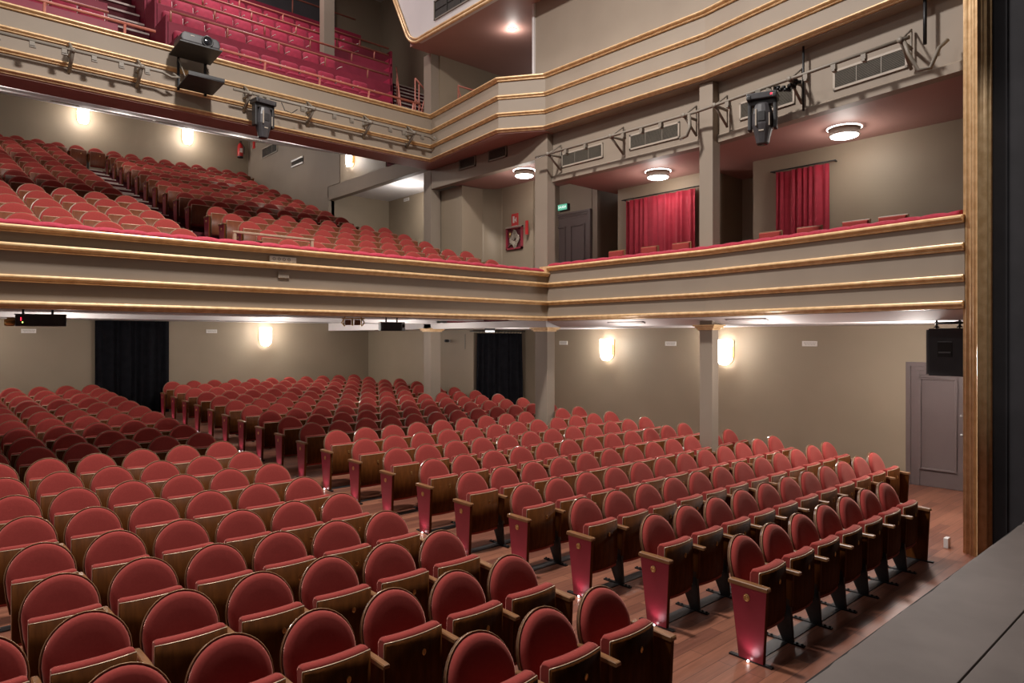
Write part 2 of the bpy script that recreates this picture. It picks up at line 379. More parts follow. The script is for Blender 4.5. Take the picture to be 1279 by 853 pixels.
struct('wall_stage_house', MB().box(-9.6, 9.5, -7, -6.8, -.5, 9.6).box(-9.6, -9.4, -6.9, 2.3, -.5, 9.6).box(9.4, 9.6, -6.9, -4, -.5, 9.6).box(-9.5, 9.5, -6.9, 2.3, 9.5, 9.7), 'black')
# ------------------------------------------------------------------ balcony terraces
BF = [(10.2 + .9 * j, 3.09 + .27 * j) for j in range(6)]
BR = [(16.0 + .88 * k, 4.81 + .29 * k) for k in range(11)]
mb = MB(); nb = MB()
rows = [(y - .33, z) for y, z in BF] + [(15.35, 4.44)] + [(y - .33, z) for y, z in BR]
rows[0] = (9.86, 3.09)
for i, (y, z) in enumerate(rows):
    y1 = rows[i + 1][0] if i + 1 < len(rows) else 25.95
    xr = 9.78 if y > 13 else (10.6 if y > 9.9 else 9.68)
    if y1 - y < .01: continue
    mb.box(XL, xr, y, y1 + .02, max(2.985, z - .42), z)
struct('floor_balcony', mb, 'carpet')
sb = MB()
allr = BF + BR
for i, (y, z) in enumerate(rows[1:], 1):
    zp = rows[i - 1][1]
    if z - zp < .05:
        continue
    sb.box(3.68, 4.72, y - .30, y + .01, zp - .02, (z + zp) / 2)
    nb.box(3.68, 4.72, y - .315, y - .27, (z + zp) / 2 - .012, (z + zp) / 2 + .012)
    nb.box(3.68, 4.72, y - .02, y + .03, z - .012, z + .012)
struct('trim_balcony_steps', sb, 'carpet'); struct('trim_balcony_nosing', nb, 'nosing')

# ------------------------------------------------------------------ theatre seat meshes
def back_outline(sc=1.0, n=20):
    a, b, s0 = .235 * sc, .248 * sc, .245
    pts = [(-.205 * sc, s0 - .245 * sc), (-.225 * sc, s0 - .12 * sc)]
    pts += [(-a * math.cos(PI * k / n), s0 + b * math.sin(PI * k / n)) for k in range(n + 1)]
    pts += [(.225 * sc, s0 - .12 * sc), (.205 * sc, s0 - .245 * sc)]
    return pts
BT = Vector((0, .135, .47)).normalized(); BN = Vector((0, -BT.z, BT.y))
BO = Vector((0, .275, .395))
def bp(x, s, o):
    p = BO + BT * s + BN * (o + .28 * x * x); return (x, p.y, p.z)
def mk_shell():
    o = back_outline()
    f = [bp(x, s, 0) for x, s in o]; b = [bp(x, s, -.022) for x, s in o]
    n = len(o)
    mb = MB(); 
    inner_f = [bp(x * .7, .245 + (s - .245) * .7, 0) for x, s in o]; inner_b = [bp(x * .7, .245 + (s - .245) * .7, -.022) for x, s in o]
    mb.loops([inner_b, b, f, inner_f], smooth=False, cap=True)
    return mb.mesh('backrest', M['wood_shell'])
def mk_cushion():
    mb = MB(); rings = []
    for sc, off in ((.955, .001), (.955, .012), (.935, .030), (.885, .043), (.78, .050), (.5, .053), (.15, .054)):
        rings.append([bp(x * sc, .245 + (s - .245) * sc, off) for x, s in back_outline()])
    mb.loops(rings, True, True)
    return mb.mesh('back_cushion', M['velvet'])
def mk_piping():
    pts = [bp(x, s, .001) for x, s in back_outline(.997, 16)]
    return MB().tube(pts, .0040, 5).mesh('edge_piping', M['edge'])
def sq_y(x): return .075 + .028 * (x / .225) ** 2
def mk_board():
    prof = [(.075, .190), (.035, .203), (.014, .230), (.002, .28), (0, .36), (0, .665)]
    xs = [-1, -.97, -.8, -.5, -.2, 0, .2, .5, .8, .97, 1]
    rings = []
    for t in xs:
        ring = []
        for dy, z in prof:
            hw = .208 * (1 - .10 * max(0, (.265 - z) / .08) ** 1.5)
            ring.append((t * hw, sq_y(t * hw) + dy, z))
        for dy, z in prof[::-1]:
            hw = .208 * (1 - .10 * max(0, (.265 - z) / .08) ** 1.5)
            ring.append((t * hw, sq_y(t * hw) + dy + .016, z + (.004 if z < .215 else 0)))
        rings.append(ring)
    mb = MB().loops(rings, True, True)
    me = mb.mesh('seat_board', M['wood'])
    for p in me.polygons: p.use_smooth = abs(p.normal.y) > .3 and abs(p.normal.z) < .95
    return me
def mk_seatpad():
    sec = [(.0, .205), (.0, .672), (.012, .686), (.04, .690), (.068, .684), (.082, .66), (.086, .45), (.078, .26), (.05, .21)]
    rings = []
    for t in (-1, -.985, -.9, -.6, -.3, 0, .3, .6, .9, .985, 1):
        x = .205 * t; e = 0 if abs(t) < .95 else (.006 if abs(t) < .99 else .014)
        rings.append([(x, sq_y(x) + .0165 + (dy if dy < .01 else dy - e), z - (e if z > .6 else 0)) for dy, z in sec])
    return MB().loops(rings, True, True).mesh('seat_cushion', M['velvet'])
def mk_seatpipe():
    pts = []
    for z in (.25, .45, .655): pts.append((-.2085, sq_y(.2085) + .012, z))
    for k in range(9):
        x = -.2085 + .417 * k / 8; pts.append((x, sq_y(x) + .010, .668))
    for z in (.655, .45, .25): pts.append((.2085, sq_y(.2085) + .012, z))
    return MB().tube(pts, .0048, 5).mesh('seat_piping', M['piping'])
def mk_numplate():
    mb = MB(); n = 14
    rings = []
    for r, y in ((1, 0), (1, -.004), (.72, -.006), (.66, -.004), (.3, -.004)):
        rings.append([(.055 + .014 * r * math.cos(2 * PI * k / n), sq_y(.055) + y, .555 + .021 * r * math.sin(2 * PI * k / n)) for k in range(n)])
    return mb.loops(rings, False).mesh('number_plate', M['brass'])
H = .2575
def mk_arm():
    mb = MB(); rings = []
    for y, w, z0, z1 in ((.0, .020, .578, .598), (.008, .023, .574, .602), (.12, .023, .574, .604), (.30, .020, .574, .604), (.33, .018, .576, .600)):
        rings.append([(H - w, y, z0), (H + w, y, z0), (H + w, y, z1 - .006), (H + w - .006, y, z1), (H - w + .006, y, z1), (H - w, y, z1 - .006)])
    return mb.loops(rings, False).mesh('armrest', M['wood_arm'])
def mk_post():
    return MB().prism([(.06, .575), (.29, .575), (.29, .33), (.07, .30)], H - .016, H + .016, 'x').mesh('stanchion', M['wood'], .004)
def mk_leg(x=H):
    mb = MB().prism([(.085, .36), (.30, .40), (.30, .33), (.15, .012), (.06, .012)], x - .016, x + .016, 'x')
    mb.lathe([(.0, -.02), (.045, -.02), (.05, -.014), (.05, .014), (.045, .02), (0, .02)], (x, .20, .33), 14, 'x')
    return mb.mesh('leg', M['metal'], .003)
def mk_foot(x=H):
    mb = MB().box(x - .018, x + .018, -.03, .31, 0, .014)
    for y in (-.012, .03, .25, .29): mb.lathe([(.011, .014), (.011, .022), (.005, .026)], (x, y, 0), 8)
    return mb.mesh('foot_bar', M['metal'])
def mk_floorplate():
    return MB().box(-H + .024, H + .024, .10, .215, .0, .006).mesh('floor_rail', M['plate_metal'])
def mk_panel(side, h=.575):  # side -1: outer face towards -x
    x = side * (H + .02)
    core = MB().prism([(.0, h), (.31, h), (.235, .0), (.03, .0)], x - .016, x + .016, 'x').mesh('end_panel', M['wood'], .003)
    xo = x + side * .017
    fac = MB().prism([(.004, h - .002), (.306, h - .002), (.232, .014), (.033, .014)], xo - .003, xo + .003, 'x').mesh('panel_facing', M['lacquer'], .002)
    mb = MB(); rings = []
    for y, w, z0, z1 in ((-.012, .022, h, h + .018), (-.004, .030, h - .004, h + .026), (.14, .031, h - .004, h + .030), (.315, .029, h - .004, h + .030), (.325, .022, h, h + .022)):
        rings.append([(x - w, y, z0), (x + w, y, z0), (x + w, y, z1 - .006), (x + w - .006, y, z1), (x - w + .006, y, z1), (x - w, y, z1 - .006)])
    cap = mb.loops(rings, False).mesh('cap', M['wood_arm'])
    n = 18; rr = []
    for r, d in ((.026, .003), (.026, .008), (.021, .010), (.019, .008), (.012, .008), (.010, .010), (.002, .010)):
        rr.append([(xo + side * d, .165 + r * math.cos(2 * PI * k / n), h - .085 + r * 1.1 * math.sin(2 * PI * k / n)) for k in range(n)])
    disc = MB().loops(rr, False).mesh('number_disc', M['brass'])
    led = MB().lathe([(.0, .0), (.008, .0), (.009, .010), (.004, .014), (.0, .014)], (xo + side * .03, .14, .012), 10).mesh('aisle_light', M['spark'])
    bar = MB().box(x - .018, x + .018, -.035, .32, 0, .014).mesh('foot_bar', M['metal'])
    return core, fac, cap, disc, led, bar
SM = dict(shell=mk_shell(), cushion=mk_cushion(), piping=mk_piping(), board=mk_board(), pad=mk_seatpad(), spipe=mk_seatpipe(), num=mk_numplate(),
          arm=mk_arm(), post=mk_post(), leg=mk_leg(), foot=mk_foot(), plate=mk_floorplate())
SM['board_bounce'] = SM['board'].copy(); SM['board_bounce'].name = 'seat_board_bounce'; SM['board_bounce'].materials[0] = M['wood_bounce']
PL = {-1: mk_panel(-1), 1: mk_panel(1)}
TIGHT = {}

def seat(name, loc, label, group, left_panel=False, right_panel=False, detail=2, rail=True, led=False):
    r = thing(name, label, 'theatre seat', loc, 0, group)
    b = link('backrest', SM['shell'], r); link('back_cushion', SM['cushion'], b)
    if detail >= 1: link('edge_piping', SM['piping'], b)
    q = link('seat_board', SM['board_bounce' if name == 'balcony_seat' else 'board'], r); link('seat_cushion', SM['pad'], q)
    if detail >= 1: link('seat_piping', SM['spipe'], q)
    if detail >= 2: link('number_plate', SM['num'], q)
    if not right_panel:
        link('armrest', SM['arm'], r); link('stanchion', SM['post'], r)
        l = link('leg', SM['leg'], r)
        if detail >= 2: link('foot_bar', SM['foot'], l)
    if rail and detail >= 2: link('floor_rail', SM['plate'], r)
    for s, on in ((-1, left_panel), (1, right_panel)):
        if on:
            core, fac, cap, disc, ledm, bar = PL[s]
            e = link('end_panel', core, r); link('panel_facing', fac, e); link('armrest_cap', cap, e); link('number_disc', disc, e)
            if led and s < 0: link('aisle_light', ledm, e)
            link('foot_bar', bar, e)
    return r

# ------------------------------------------------------------------ stalls
PITCH = .515
def rowY(n): return 2.56 + .88 * (n - 1)
LIGHTS = []
for n in range(1, 20):
    Y = rowY(n); z = zfloor(Y + .15)
    det = 2 if n <= 9 else 1
    cnt = {1: 7, 2: 11}.get(n, 12)
    if n >= 18: cnt = 11
    for k in range(cnt):
        X = 4.88 + .04 + H + PITCH * k
        if n in (9, 14) and k == 9: continue          # the column stands here
        if n == 5: X += -.07 if k <= 9 else .08
        lab = 'red folding seat, %s right of the aisle, %s stalls row from the stage' % (ORD[k - (1 if n in (9, 14) and k > 9 else 0)], ORD[n - 1])
        seat('stalls_seat', (X, Y, z), lab, 'stalls seats', left_panel=(k == 0), right_panel=(k == cnt - 1), detail=det, led=True)
    LIGHTS.append((4.88 - .045, Y + .13, z + .035))
    for k in range(8):
        X = 3.69 - .04 - H - PITCH * k
        sx = screen_x(X, Y + .3)
        if sx < -32 or X < -.2: break
        if n == 1 and X < 1.9: break
        if n == 2 and X < .7: break
        lab = 'red folding seat, %s left of the aisle, %s stalls row from the stage' % (ORD[k], ORD[n - 1])
        seat('stalls_seat', (X, Y, z), lab, 'stalls seats', right_panel=(k == 0), detail=det)

# ------------------------------------------------------------------ balcony seats
def brow(y, z, xs, row, side, part, panel_at, det=0):
    for k, X in enumerate(xs):
        lab = 'red balcony seat, %s %s of the steps, %s row of the %s balcony block' % (ORD[k], side, ORD[row], part)
        lp = panel_at == 'l' and k == 0; rp = panel_at == 'r' and k == 0
        last = (k == len(xs) - 1)
        seat('balcony_seat', (X, y, z), lab, 'balcony seats', left_panel=lp, right_panel=rp or (side == 'right' and last), detail=det, rail=False)
XB = 4.75 + .04 + H
for j, (y, z) in enumerate(BF):
    cnt = [9, 10, 10, 9, 9, 9][j]
    brow(y, z, [XB + PITCH * k for k in range(cnt)], j, 'right', 'front', 'l', 1)
    xs = [3.62 - .04 - H - PITCH * k for k in range(9)]
    brow(y, z, [x for x in xs if screen_x(x, y + .3) > -30], j, 'left', 'front', 'r', 1)
for k_, (y, z) in enumerate(BR[:10]):
    brow(y, z, [XB + PITCH * k for k in range(8)], k_, 'right', 'rear', 'l', 1)
    xs = [3.62 - .04 - H - PITCH * k for k in range(9)]
    brow(y, z, [x for x in xs if screen_x(x, y + .3) > -25], k_, 'left', 'rear', 'r', 1)
y, z = BR[10]
xs = [9.30 - PITCH * k for k in range(17)]
for k, X in enumerate([x for x in xs if screen_x(x, y + .3) > -20]):
    seat('balcony_seat', (X, y, z), 'red balcony seat along the back wall, %s from the right-hand side wall' % ORD[k], 'balcony seats', detail=2, rail=False, right_panel=(k == 0))

# ------------------------------------------------------------------ rim cushions
def pad_rail(path, z, w=.17, h=.06, step=.30):
    segs = []
    pts = []
    for a, b in zip(path, path[1:]):
        a = Vector(a); b = Vector(b); L = (b - a).length; n = max(2, int(L / (step / 6)))
        for i in range(n): pts.append(a + (b - a) * i / n)
    pts.append(Vector(path[-1]))
    rings = []; acc = 0
    for i, p in enumerate(pts):
        if i: acc += (p - pts[i - 1]).length
        a = pts[max(0, i - 1)]; b = pts[min(len(pts) - 1, i + 1)]
        d = (b - a).normalized(); nn = Vector((d.y, -d.x))
        s = .70 + .30 * abs(math.sin(PI * acc / step)) ** .45
        ring = []
        for t in range(10):
            ang = PI * t / 9
            ring.append((p.x + nn.x * math.cos(ang) * w / 2 * (.9 + .1 * s), p.y + nn.y * math.cos(ang) * w / 2 * (.9 + .1 * s), z + math.sin(ang) ** .7 * h * s))
        rings.append(ring)
    return MB().loops(rings, True, True)
o = pad_rail([(XL, 9.85), (9.66, 9.85)], 3.812, .18, .085).build('rail_cushion', M['cushion'])
tag(o, 'crimson padded rail cushion along the balcony rim facing the stage', 'cushion')
o = pad_rail([(9.775, 9.75), (9.815, 6.17), (9.275, 2.44)], 3.93, .18, .072).build('rail_cushion', M['cushion'])
tag(o, 'crimson padded rail cushion along the side boxes', 'cushion')

# gallery ------------------------------------------------------------------
GT = [(15.80, 9.12), (16.65, 9.85), (17.50, 10.55), (18.35, 11.20), (19.20, 11.82)]
mb = MB().box(XL, 12.9, 13.63, 15.15, 7.11, 7.25)
for k, (y, zt) in enumerate(GT):
    zf = zt - .85
    y0 = y - .72 if k else 15.08
    y1 = GT[k + 1][0] - .70 if k < 4 else 21.5
    for xa, xb in ((4.28, .62 * y0 - .02), (XL, 3.15)):
        mb.box(xa, xb, y0, y1, 6.92 + max(0, y1 - 14.05) * .2737, zf)
struct('floor_gallery', mb, 'carpet')
for k, (y, zt) in enumerate(GT):
    zf = zt - .85; y0 = y - .72 if k else 15.04
    xe = .62 * y0; m2 = MB().box(4.28, xe, y0 - .05, y0, zf - .95, zf + (.32 if k else .24)).box(4.24, 4.30, y0 - .05, y0 + .75, zf - .6, zf + .45)
    m2.box(xe - .04, xe + .02, y0 - .05, y0 + .8, zf - .6, zf + .5)
    m2.box(XL, 3.15, y0 - .05, y0, zf - .9, zf + .32)
    struct('trim_gallery_parapet', m2, 'gal_red', .004)
struct('trim_gallery_parapet', MB().box(4.28, 11.6, 20.6, 20.66, 11.0, 12.72), 'gal_red')
def mk_gseat():
    mb = MB(); rings = []
    def rr(w, h, r, n=4):
        p = []
        for cx, cz, a0 in ((w - r, h - r, 0), (-w + r, h - r, PI / 2), (-w + r, -h + r, PI), (w - r, -h + r, 1.5 * PI)):
            for i in range(n + 1):
                a = a0 + PI / 2 * i / n; p.append((cx + r * math.cos(a), cz + r * math.sin(a)))
        return p
    for sc, d in ((.96, .03), (1, .022), (1, -.01), (.97, -.03), (.85, -.045), (.5, -.05), (.1, -.05)):
        rings.append([(x * sc, .40 + d + (z * sc) * .18, .63 + z * sc) for x, z in rr(.215, .22, .07)])
    back = mb.loops(rings, True).mesh('backrest', M['gal_seat'])
    mb = MB(); rings = []
    for sc, z in ((.9, .37), (1, .38), (1, .42), (.94, .445), (.5, .455), (.1, .455)):
        rings.append([(x * sc, .18 + y * sc, z) for x, y in rr(.21, .20, .05)])
    padm = mb.loops(rings, True).mesh('seat_pad', M['gal_seat'])
    arm = MB().tube([(.228, .40, .05), (.228, .44, .60), (.228, .47, .80)], .012, 6).tube([(.228, .43, .60), (.228, .25, .61), (.228, .08, .59)], .014, 6).mesh('armrest', M['nosing'])
    leg = MB().box(.21, .245, .1, .42, 0, .37).mesh('leg', M['metal'])
    return back, padm, arm, leg
GS = mk_gseat()
for k, (y, zt) in enumerate(GT):
    zf = zt - .85; i = 0
    x = 4.58
    xe = [8.9, 8.7, 8.6, 10.2, 10.4][k]
    while x < xe:
        if not (k == 2 and 8.35 < x < 9.15):
            r = thing('gallery_seat', 'crimson gallery seat, %s from the gangway, %s terrace above the gallery front' % (ORD[i], ORD[k]), 'gallery seat', (x, y - .45, zf), 0, 'gallery seats')
            link('backrest', GS[0], r); link('seat_pad', GS[1], r); link('armrest', GS[2], r); link('leg', GS[3], r)
            i += 1
        x += .475
    if k < 2:
        for i in range(3):
            xx = 2.85 - .475 * i
            if screen_x(xx, y) < -10: break
            r = thing('gallery_seat', 'crimson gallery seat, %s left of the gangway, %s terrace above the gallery front' % (ORD[i], ORD[k]), 'gallery seat', (xx, y - .45, zf), 0, 'gallery seats')
            link('backrest', GS[0], r); link('seat_pad', GS[1], r); link('armrest', GS[2], r); link('leg', GS[3], r)
# gallery rails
def guard(y, z, x0, x1, foot, label, lean=.12, step=1.2):
    r = thing('guard_rail', label, 'railing', ((x0 + x1) / 2, y, foot), 0, 'gallery guard rails')
    c = Vector(r.location)
    def L(p): return tuple(Vector(p) - c)
    MB().tube([L((x0, y, z)), L((x1, y, z))], .028, 8).build('top_rail', M['rail'], r)
    x = x0
    i = 0
    while x < x1 + .01:
        MB().tube([L((x, y + lean, foot)), L((x, y, z))], .024, 6).build('post', M['rail'], r)
        x += step
    return r
guard(13.75, 8.14, 4.35, 9.35, 7.24, 'rust-red tube rail just behind the gallery front moulding', .15)
guard(13.75, 8.14, -.6, 3.5, 7.24, 'rust-red tube rail behind the gallery front, left of the gangway', .15)
for k, (y, zt) in enumerate(GT):
    if k == 0: continue
    zf = zt - .85; y0 = y - .75
    guard(y0, zf + .56, 4.35, .615 * y0, zf + .30, 'rust-red tube rail on the parapet of the %s gallery terrace' % ORD[k], .02)
guard(20.62, 13.2, 4.4, 11.4, 12.7, 'rust-red tube rail on the topmost gallery parapet', .02)
guard(15.06, 8.80, -.4, 3.0, 8.5, 'rust-red tube rail on the parapet left of the gallery gangway', .02)
# gangway steps and the stair on the right of the gallery
sb = MB(); nb = MB()
for i in range(12):
    y = 15.0 + .42 * i; z = 7.25 + .36 * (i + 1)
    sb.box(3.2, 4.22, y, y + .46, z - .40, z); nb.box(3.2, 4.22, y - .02, y + .04, z - .03, z + .012)
for i in range(14):
    y = 14.6 + .34 * i; z = 7.25 + .25 * (i + 1); xa = .625 * y + .02
    sb.box(xa, xa + 1.5, y, y + .36, 7.12, z); nb.box(xa, xa + 1.5, y - .02, y + .04, z - .03, z + .012)
struct('trim_gallery_steps', sb, 'carpet'); struct('trim_gallery_nosing', nb, 'nosing')
def frame_rail(label, pts_list, r_=.022):
    c = Vector(pts_list[0][0]); r = thing('guard_rail', label, 'railing', tuple(c), 0, 'gallery stair rails')
    for i, pts in enumerate(pts_list):
        MB().tube([tuple(Vector(p) - c) for p in pts], r_ if i == 0 else r_ * .75, 6).build('top_rail' if i == 0 else 'post', M['rail'], r)
    return r
frame_rail('pale-topped stair rail climbing beside the gallery steps', [[(9.30, 14.55, 8.3), (11.6, 18.4, 11.0)], [(9.30, 14.55, 7.25), (9.30, 14.55, 8.3)], [(10.07, 15.85, 8.1), (10.07, 15.85, 9.2)], [(10.8, 17.1, 9.0), (10.8, 17.1, 10.08)], [(9.30, 14.55, 7.8), (11.6, 18.4, 10.5)]])
frame_rail('rust-red crossed stair rail left of the gallery column', [[(9.60, 14.35, 9.0), (10.0, 14.4, 8.75)], [(9.60, 14.35, 7.2), (9.60, 14.35, 9.0)], [(9.60, 14.35, 8.5), (9.98, 14.4, 8.1)], [(9.66, 14.4, 7.6), (9.95, 14.4, 8.7)], [(9.75, 14.4, 7.2), (9.75, 14.4, 8.9)]])
frame_rail('rust-red low rail right of the gallery column behind the rim', [[(9.90, 13.0, 8.15), (9.84, 11.6, 8.15)], [(9.90, 13.0, 6.95), (9.90, 13.0, 8.15)], [(9.84, 11.6, 6.95), (9.84, 11.6, 8.15)], [(9.90, 13.0, 7.75), (9.84, 11.6, 7.75)]])
frame_rail('thin dark red stair rail by the far wall beyond the gallery column', [[(10.3, 13.5, 8.75), (11.2, 13.5, 8.75)], [(10.3, 13.5, 6.95), (10.3, 13.5, 8.75)], [(11.2, 13.5, 6.95), (11.2, 13.5, 8.75)], [(10.3, 13.5, 8.7), (10.75, 13.5, 7.5), (11.2, 13.5, 8.7)]])
struct('wall_stair_box', MB().box(10.55, 12.9, 12.4, 13.4, 6.95, 8.30), 'beige', .01)
struct('column', MB().box(8.58, 8.90, 17.25, 17.5, 9.5, 14.6), 'beige', .008)
o = MB().box(10.75, 11.05, 21.2, 21.3, 12.1, 12.75).build('lit_panel', M['label']); tag(o, 'small white notice with an orange edge at the top of the gallery stair', 'sign')

# ------------------------------------------------------------------ doors
def door_leaf(t, W, Hh, x=0.0):
    """leaf in the plane x=0 facing -x, spanning y 0..W, z 0..Hh (local)"""
    MB().box(-.02, .03, 0, W, 0, Hh).build('door_leaf', M['door'], t, .004)
d = thing('door', 'plum-grey panelled door in the right-hand wall beside the gilded proscenium', 'door', (12.9, 3.0, 0)); d['kind'] = 'structure'; d.name = 'door_1'
mb = MB()
for e, a in ((0.0, .055), (.07, .035), (.14, .045)):
    w = .0705
    mb.box(-a, .01, 1.22 - e - w, 1.22 - e, 0, 2.09 - e); mb.box(-a, .01, 0, 1.22 - e - w + .002, 2.09 - e - w, 2.09 - e)
mb.build('door_frame', M['door'], d, .006)
lf = MB().box(-.025, 0, -.2, 1.06, .005, 1.94).build('door_leaf', M['door'], d, .003)
pz0, pz1, py0, py1 = .28, 1.83, .46, 1.02
mb = MB()
for a, b, c_, d_ in ((py0, py1, pz0, pz0 + .035), (py0, py1, pz1 - .035, pz1), (py0, py0 + .035, pz0, pz1), (py1 - .035, py1, pz0, pz1)):
    mb.box(-.06, -.02, a, b, c_, d_)
mb.build('panel_moulding', M['door'], lf, .014)
for zz in (1.23, .92):
    MB().lathe([(.0, -.05), (.014, -.05), (.02, -.042), (.014, -.03), (.008, -.02)], (0, .40, zz), 12, 'x').build('door_knob', M['white_gloss'], lf)
# grey double door at the back of the side tier
d = thing('door_2', 'plum-grey double door under the exit sign in the side tier', 'door', (12.0, 10.57, 3.15)); d['kind'] = 'structure'
mb = MB()
for e, a in ((0, .07), (.05, .045), (.10, .03)):
    mb.box(-a, .01, .04 + e, .0905 + e, 0, 2.36 - e); mb.box(-a, .01, .0895 + e, 1.2, 2.36 - e - .0505, 2.36 - e)
mb.build('door_frame', M['door'], d, .005)
lf = MB().box(-.02, 0, .16, 1.2, 0, 2.22).build('door_leaf', M['door'], d)
mb = MB()
for ya, yb in ((.24, .70), (.86, 1.2)):
    for a, b, c_, d_ in ((ya + .04, yb - .04, 2.01, 2.05), (ya, ya + .04, .2, 2.05), (yb - .04, yb, .2, 2.05), (ya + .04, yb - .04, .2, .24)):
        mb.box(-.05, -.015, a, b, c_, d_)
mb.build('panel_moulding', M['door'], lf, .006)

# ------------------------------------------------------------------ curtains
def drape(W, Hh, folds, amp, seed, thick=.015, spread=0.0):
    rnd = random.Random(seed); N = folds * 10; K = 8
    ph = [rnd.uniform(-.5, .5) for _ in range(folds + 2)]
    def y(u, v):
        t = u * folds; i = int(t); f = t - i
        p = ph[i] * (1 - f) + ph[i + 1] * f
        return amp * math.sin(2 * PI * (t + p)) * (.75 + .35 * v) + amp * .4 * math.sin(2 * PI * (t * .37 + seed))
    rings = []
    for j in range(K + 1):
        v = j / K; z = Hh * (1 - v)
        w = W * (1 + spread * v)
        fr = [((k / N - .5) * w, y(k / N, v), z) for k in range(N + 1)]
        bk = [((k / N - .5) * w, y(k / N, v) + thick, z) for k in range(N, -1, -1)]
        rings.append(fr + bk)
    return MB().loops(rings, True, True)
o = drape(1.68, 2.36, 9, .035, 1.3).build('curtain', M['curtain_black'], loc=(4.40, 19.29, .57)); tag(o, 'black curtain over the doorway in the back wall of the stalls', 'curtain', 'black doorway curtains')
r = thing('curtain', 'black curtain on a dark rod beyond the stalls column', 'curtain', (12.0, 13.86, .36), 0, 'black doorway curtains')
drape(1.60, 2.26, 8, .045, 2.1, spread=.06).build('curtain_cloth', M['curtain_black'], r)
mb = MB().tube([(-.98, 0, 2.32), (.9, 0, 2.32)], .016, 8)
for k in range(14): mb.tube([(-.72 + k * .11, -.02, 2.34), (-.72 + k * .11, 0, 2.30), (-.72 + k * .11, .02, 2.26)], .006, 5)
for xx in (-.95, .87): mb.box(xx - .01, xx + .01, -.01, .12, 2.30, 2.33)
mb.build('curtain_rod', M['metal'], r)
for (yc, W, nm, fold, sd) in ((8.38, 1.72, 'wide crimson curtain at the back of the middle box', 12, 3.3), (5.42, .90, 'narrow crimson curtain at the back of the box nearest the stage', 7, 4.7)):
    r = thing('curtain', nm, 'curtain', (11.55, yc, 3.25), -PI / 2, 'crimson box curtains')
    drape(W, 2.17, fold, .035, sd).build('curtain_cloth', M['curtain_red'], r)
    MB().tube([(-W / 2 - .12, 0, 2.20), (W / 2 + .12, 0, 2.20)], .012, 8).box(-W / 2 - .1, -W / 2 - .08, 0, .1, 2.19, 2.21).box(W / 2 + .08, W / 2 + .1, 0, .1, 2.19, 2.21).build('curtain_rod', M['metal'], r)

# ------------------------------------------------------------------ lamps
LAMP_N = []
def sconce(loc, rz, label):
    r = thing('wall_lamp', label, 'wall lamp', loc, rz, 'opal glass wall lamps'); r.scale = (1.25, 1.15, 1.3)
    # local: wall plane y=0, lamp sticks out towards -y
    prof = []
    for k in range(9):
        a = PI * k / 8; prof.append((-.13 * math.cos(a), -.13 - .05 * math.sin(a)))
    outline = [(x, y) for x, y in prof]
    rings = []
    for z, sc in ((.20, 1), (.19, 1), (-.04, 1), (-.10, .96), (-.15, .82), (-.185, .60), (-.20, .3)):
        fr = [(x * sc, y + (1 - sc) * .03, z) for x, y in outline]; bk = [(x * sc, y + .045 , z) for x, y in outline[::-1]]
        rings.append(fr + bk)
    MB().loops(rings, True, True).build('diffuser', M['lamp'], r)
    bpn = []
    for z, w in ((.19, .135), (-.06, .135), (-.12, .12), (-.165, .09), (-.19, .05)):
        bpn.append((w, z))
    poly = [(-w, z) for w, z in bpn] + [(w, z) for w, z in bpn[::-1]]
    MB().prism(poly, -.025, 0, 'y').build('backplate', M['brass'], r, .004)
    MB().box(-.10, .10, -.12, -.02, -.10, .10).build('holder', M['brass'], r, .005)
    return r
def point(loc, w, col=(1, .93, .86), size=.12):
    l = bpy.data.lights.new('lamp_or_fill', 'POINT'); l.energy = w; l.color = col; l.shadow_soft_size = size
    o = bpy.data.objects.new('lamp_or_fill', l); COL.objects.link(o); o.location = loc; return o
def area(loc, w, size, rot=(0, 0, 0), col=(1, .93, .87), sy=None):
    l = bpy.data.lights.new('lamp_or_fill', 'AREA'); l.energy = w; l.color = col; l.size = size
    if sy: l.shape = 'RECTANGLE'; l.size_y = sy
    else: l.shape = 'DISK'
    o = bpy.data.objects.new('lamp_or_fill', l); COL.objects.link(o); o.location = loc; o.rotation_euler = rot; return o
sconce((12.9, 10.84, 2.21), -PI / 2, 'glowing wall lamp between the two stalls columns on the right-hand wall')
sconce((12.9, 7.65, 2.20), -PI / 2, 'glowing wall lamp behind the stalls column nearest the stage')
sconce((7.80, 19.4, 2.53), 0, 'glowing wall lamp on the stalls back wall right of the black curtain')
sconce((.55, 19.4, 2.53), 0, 'glowing wall lamp on the stalls back wall left of the black curtain')
sconce((4.42, 25.9, 9.70), 0, 'glowing wall lamp on the balcony back wall above the steps')
sconce((7.61, 25.9, 9.64), 0, 'glowing wall lamp on the balcony back wall above the right seat block')
sconce((11.95, 21.84, 8.81), -PI / 2, 'glowing wall lamp above the sloping beam beyond the balcony')
WL = 50
for p, e in (((12.66, 10.84, 2.3), 1), ((12.66, 7.65, 2.3), 1), ((7.80, 19.15, 2.6), 1), ((.55, 19.15, 2.6), 1), ((4.42, 25.35, 9.60), .5), ((7.61, 25.35, 9.56), .5), ((11.7, 21.84, 8.8), 1)):
    point(p, WL * e, size=.10)
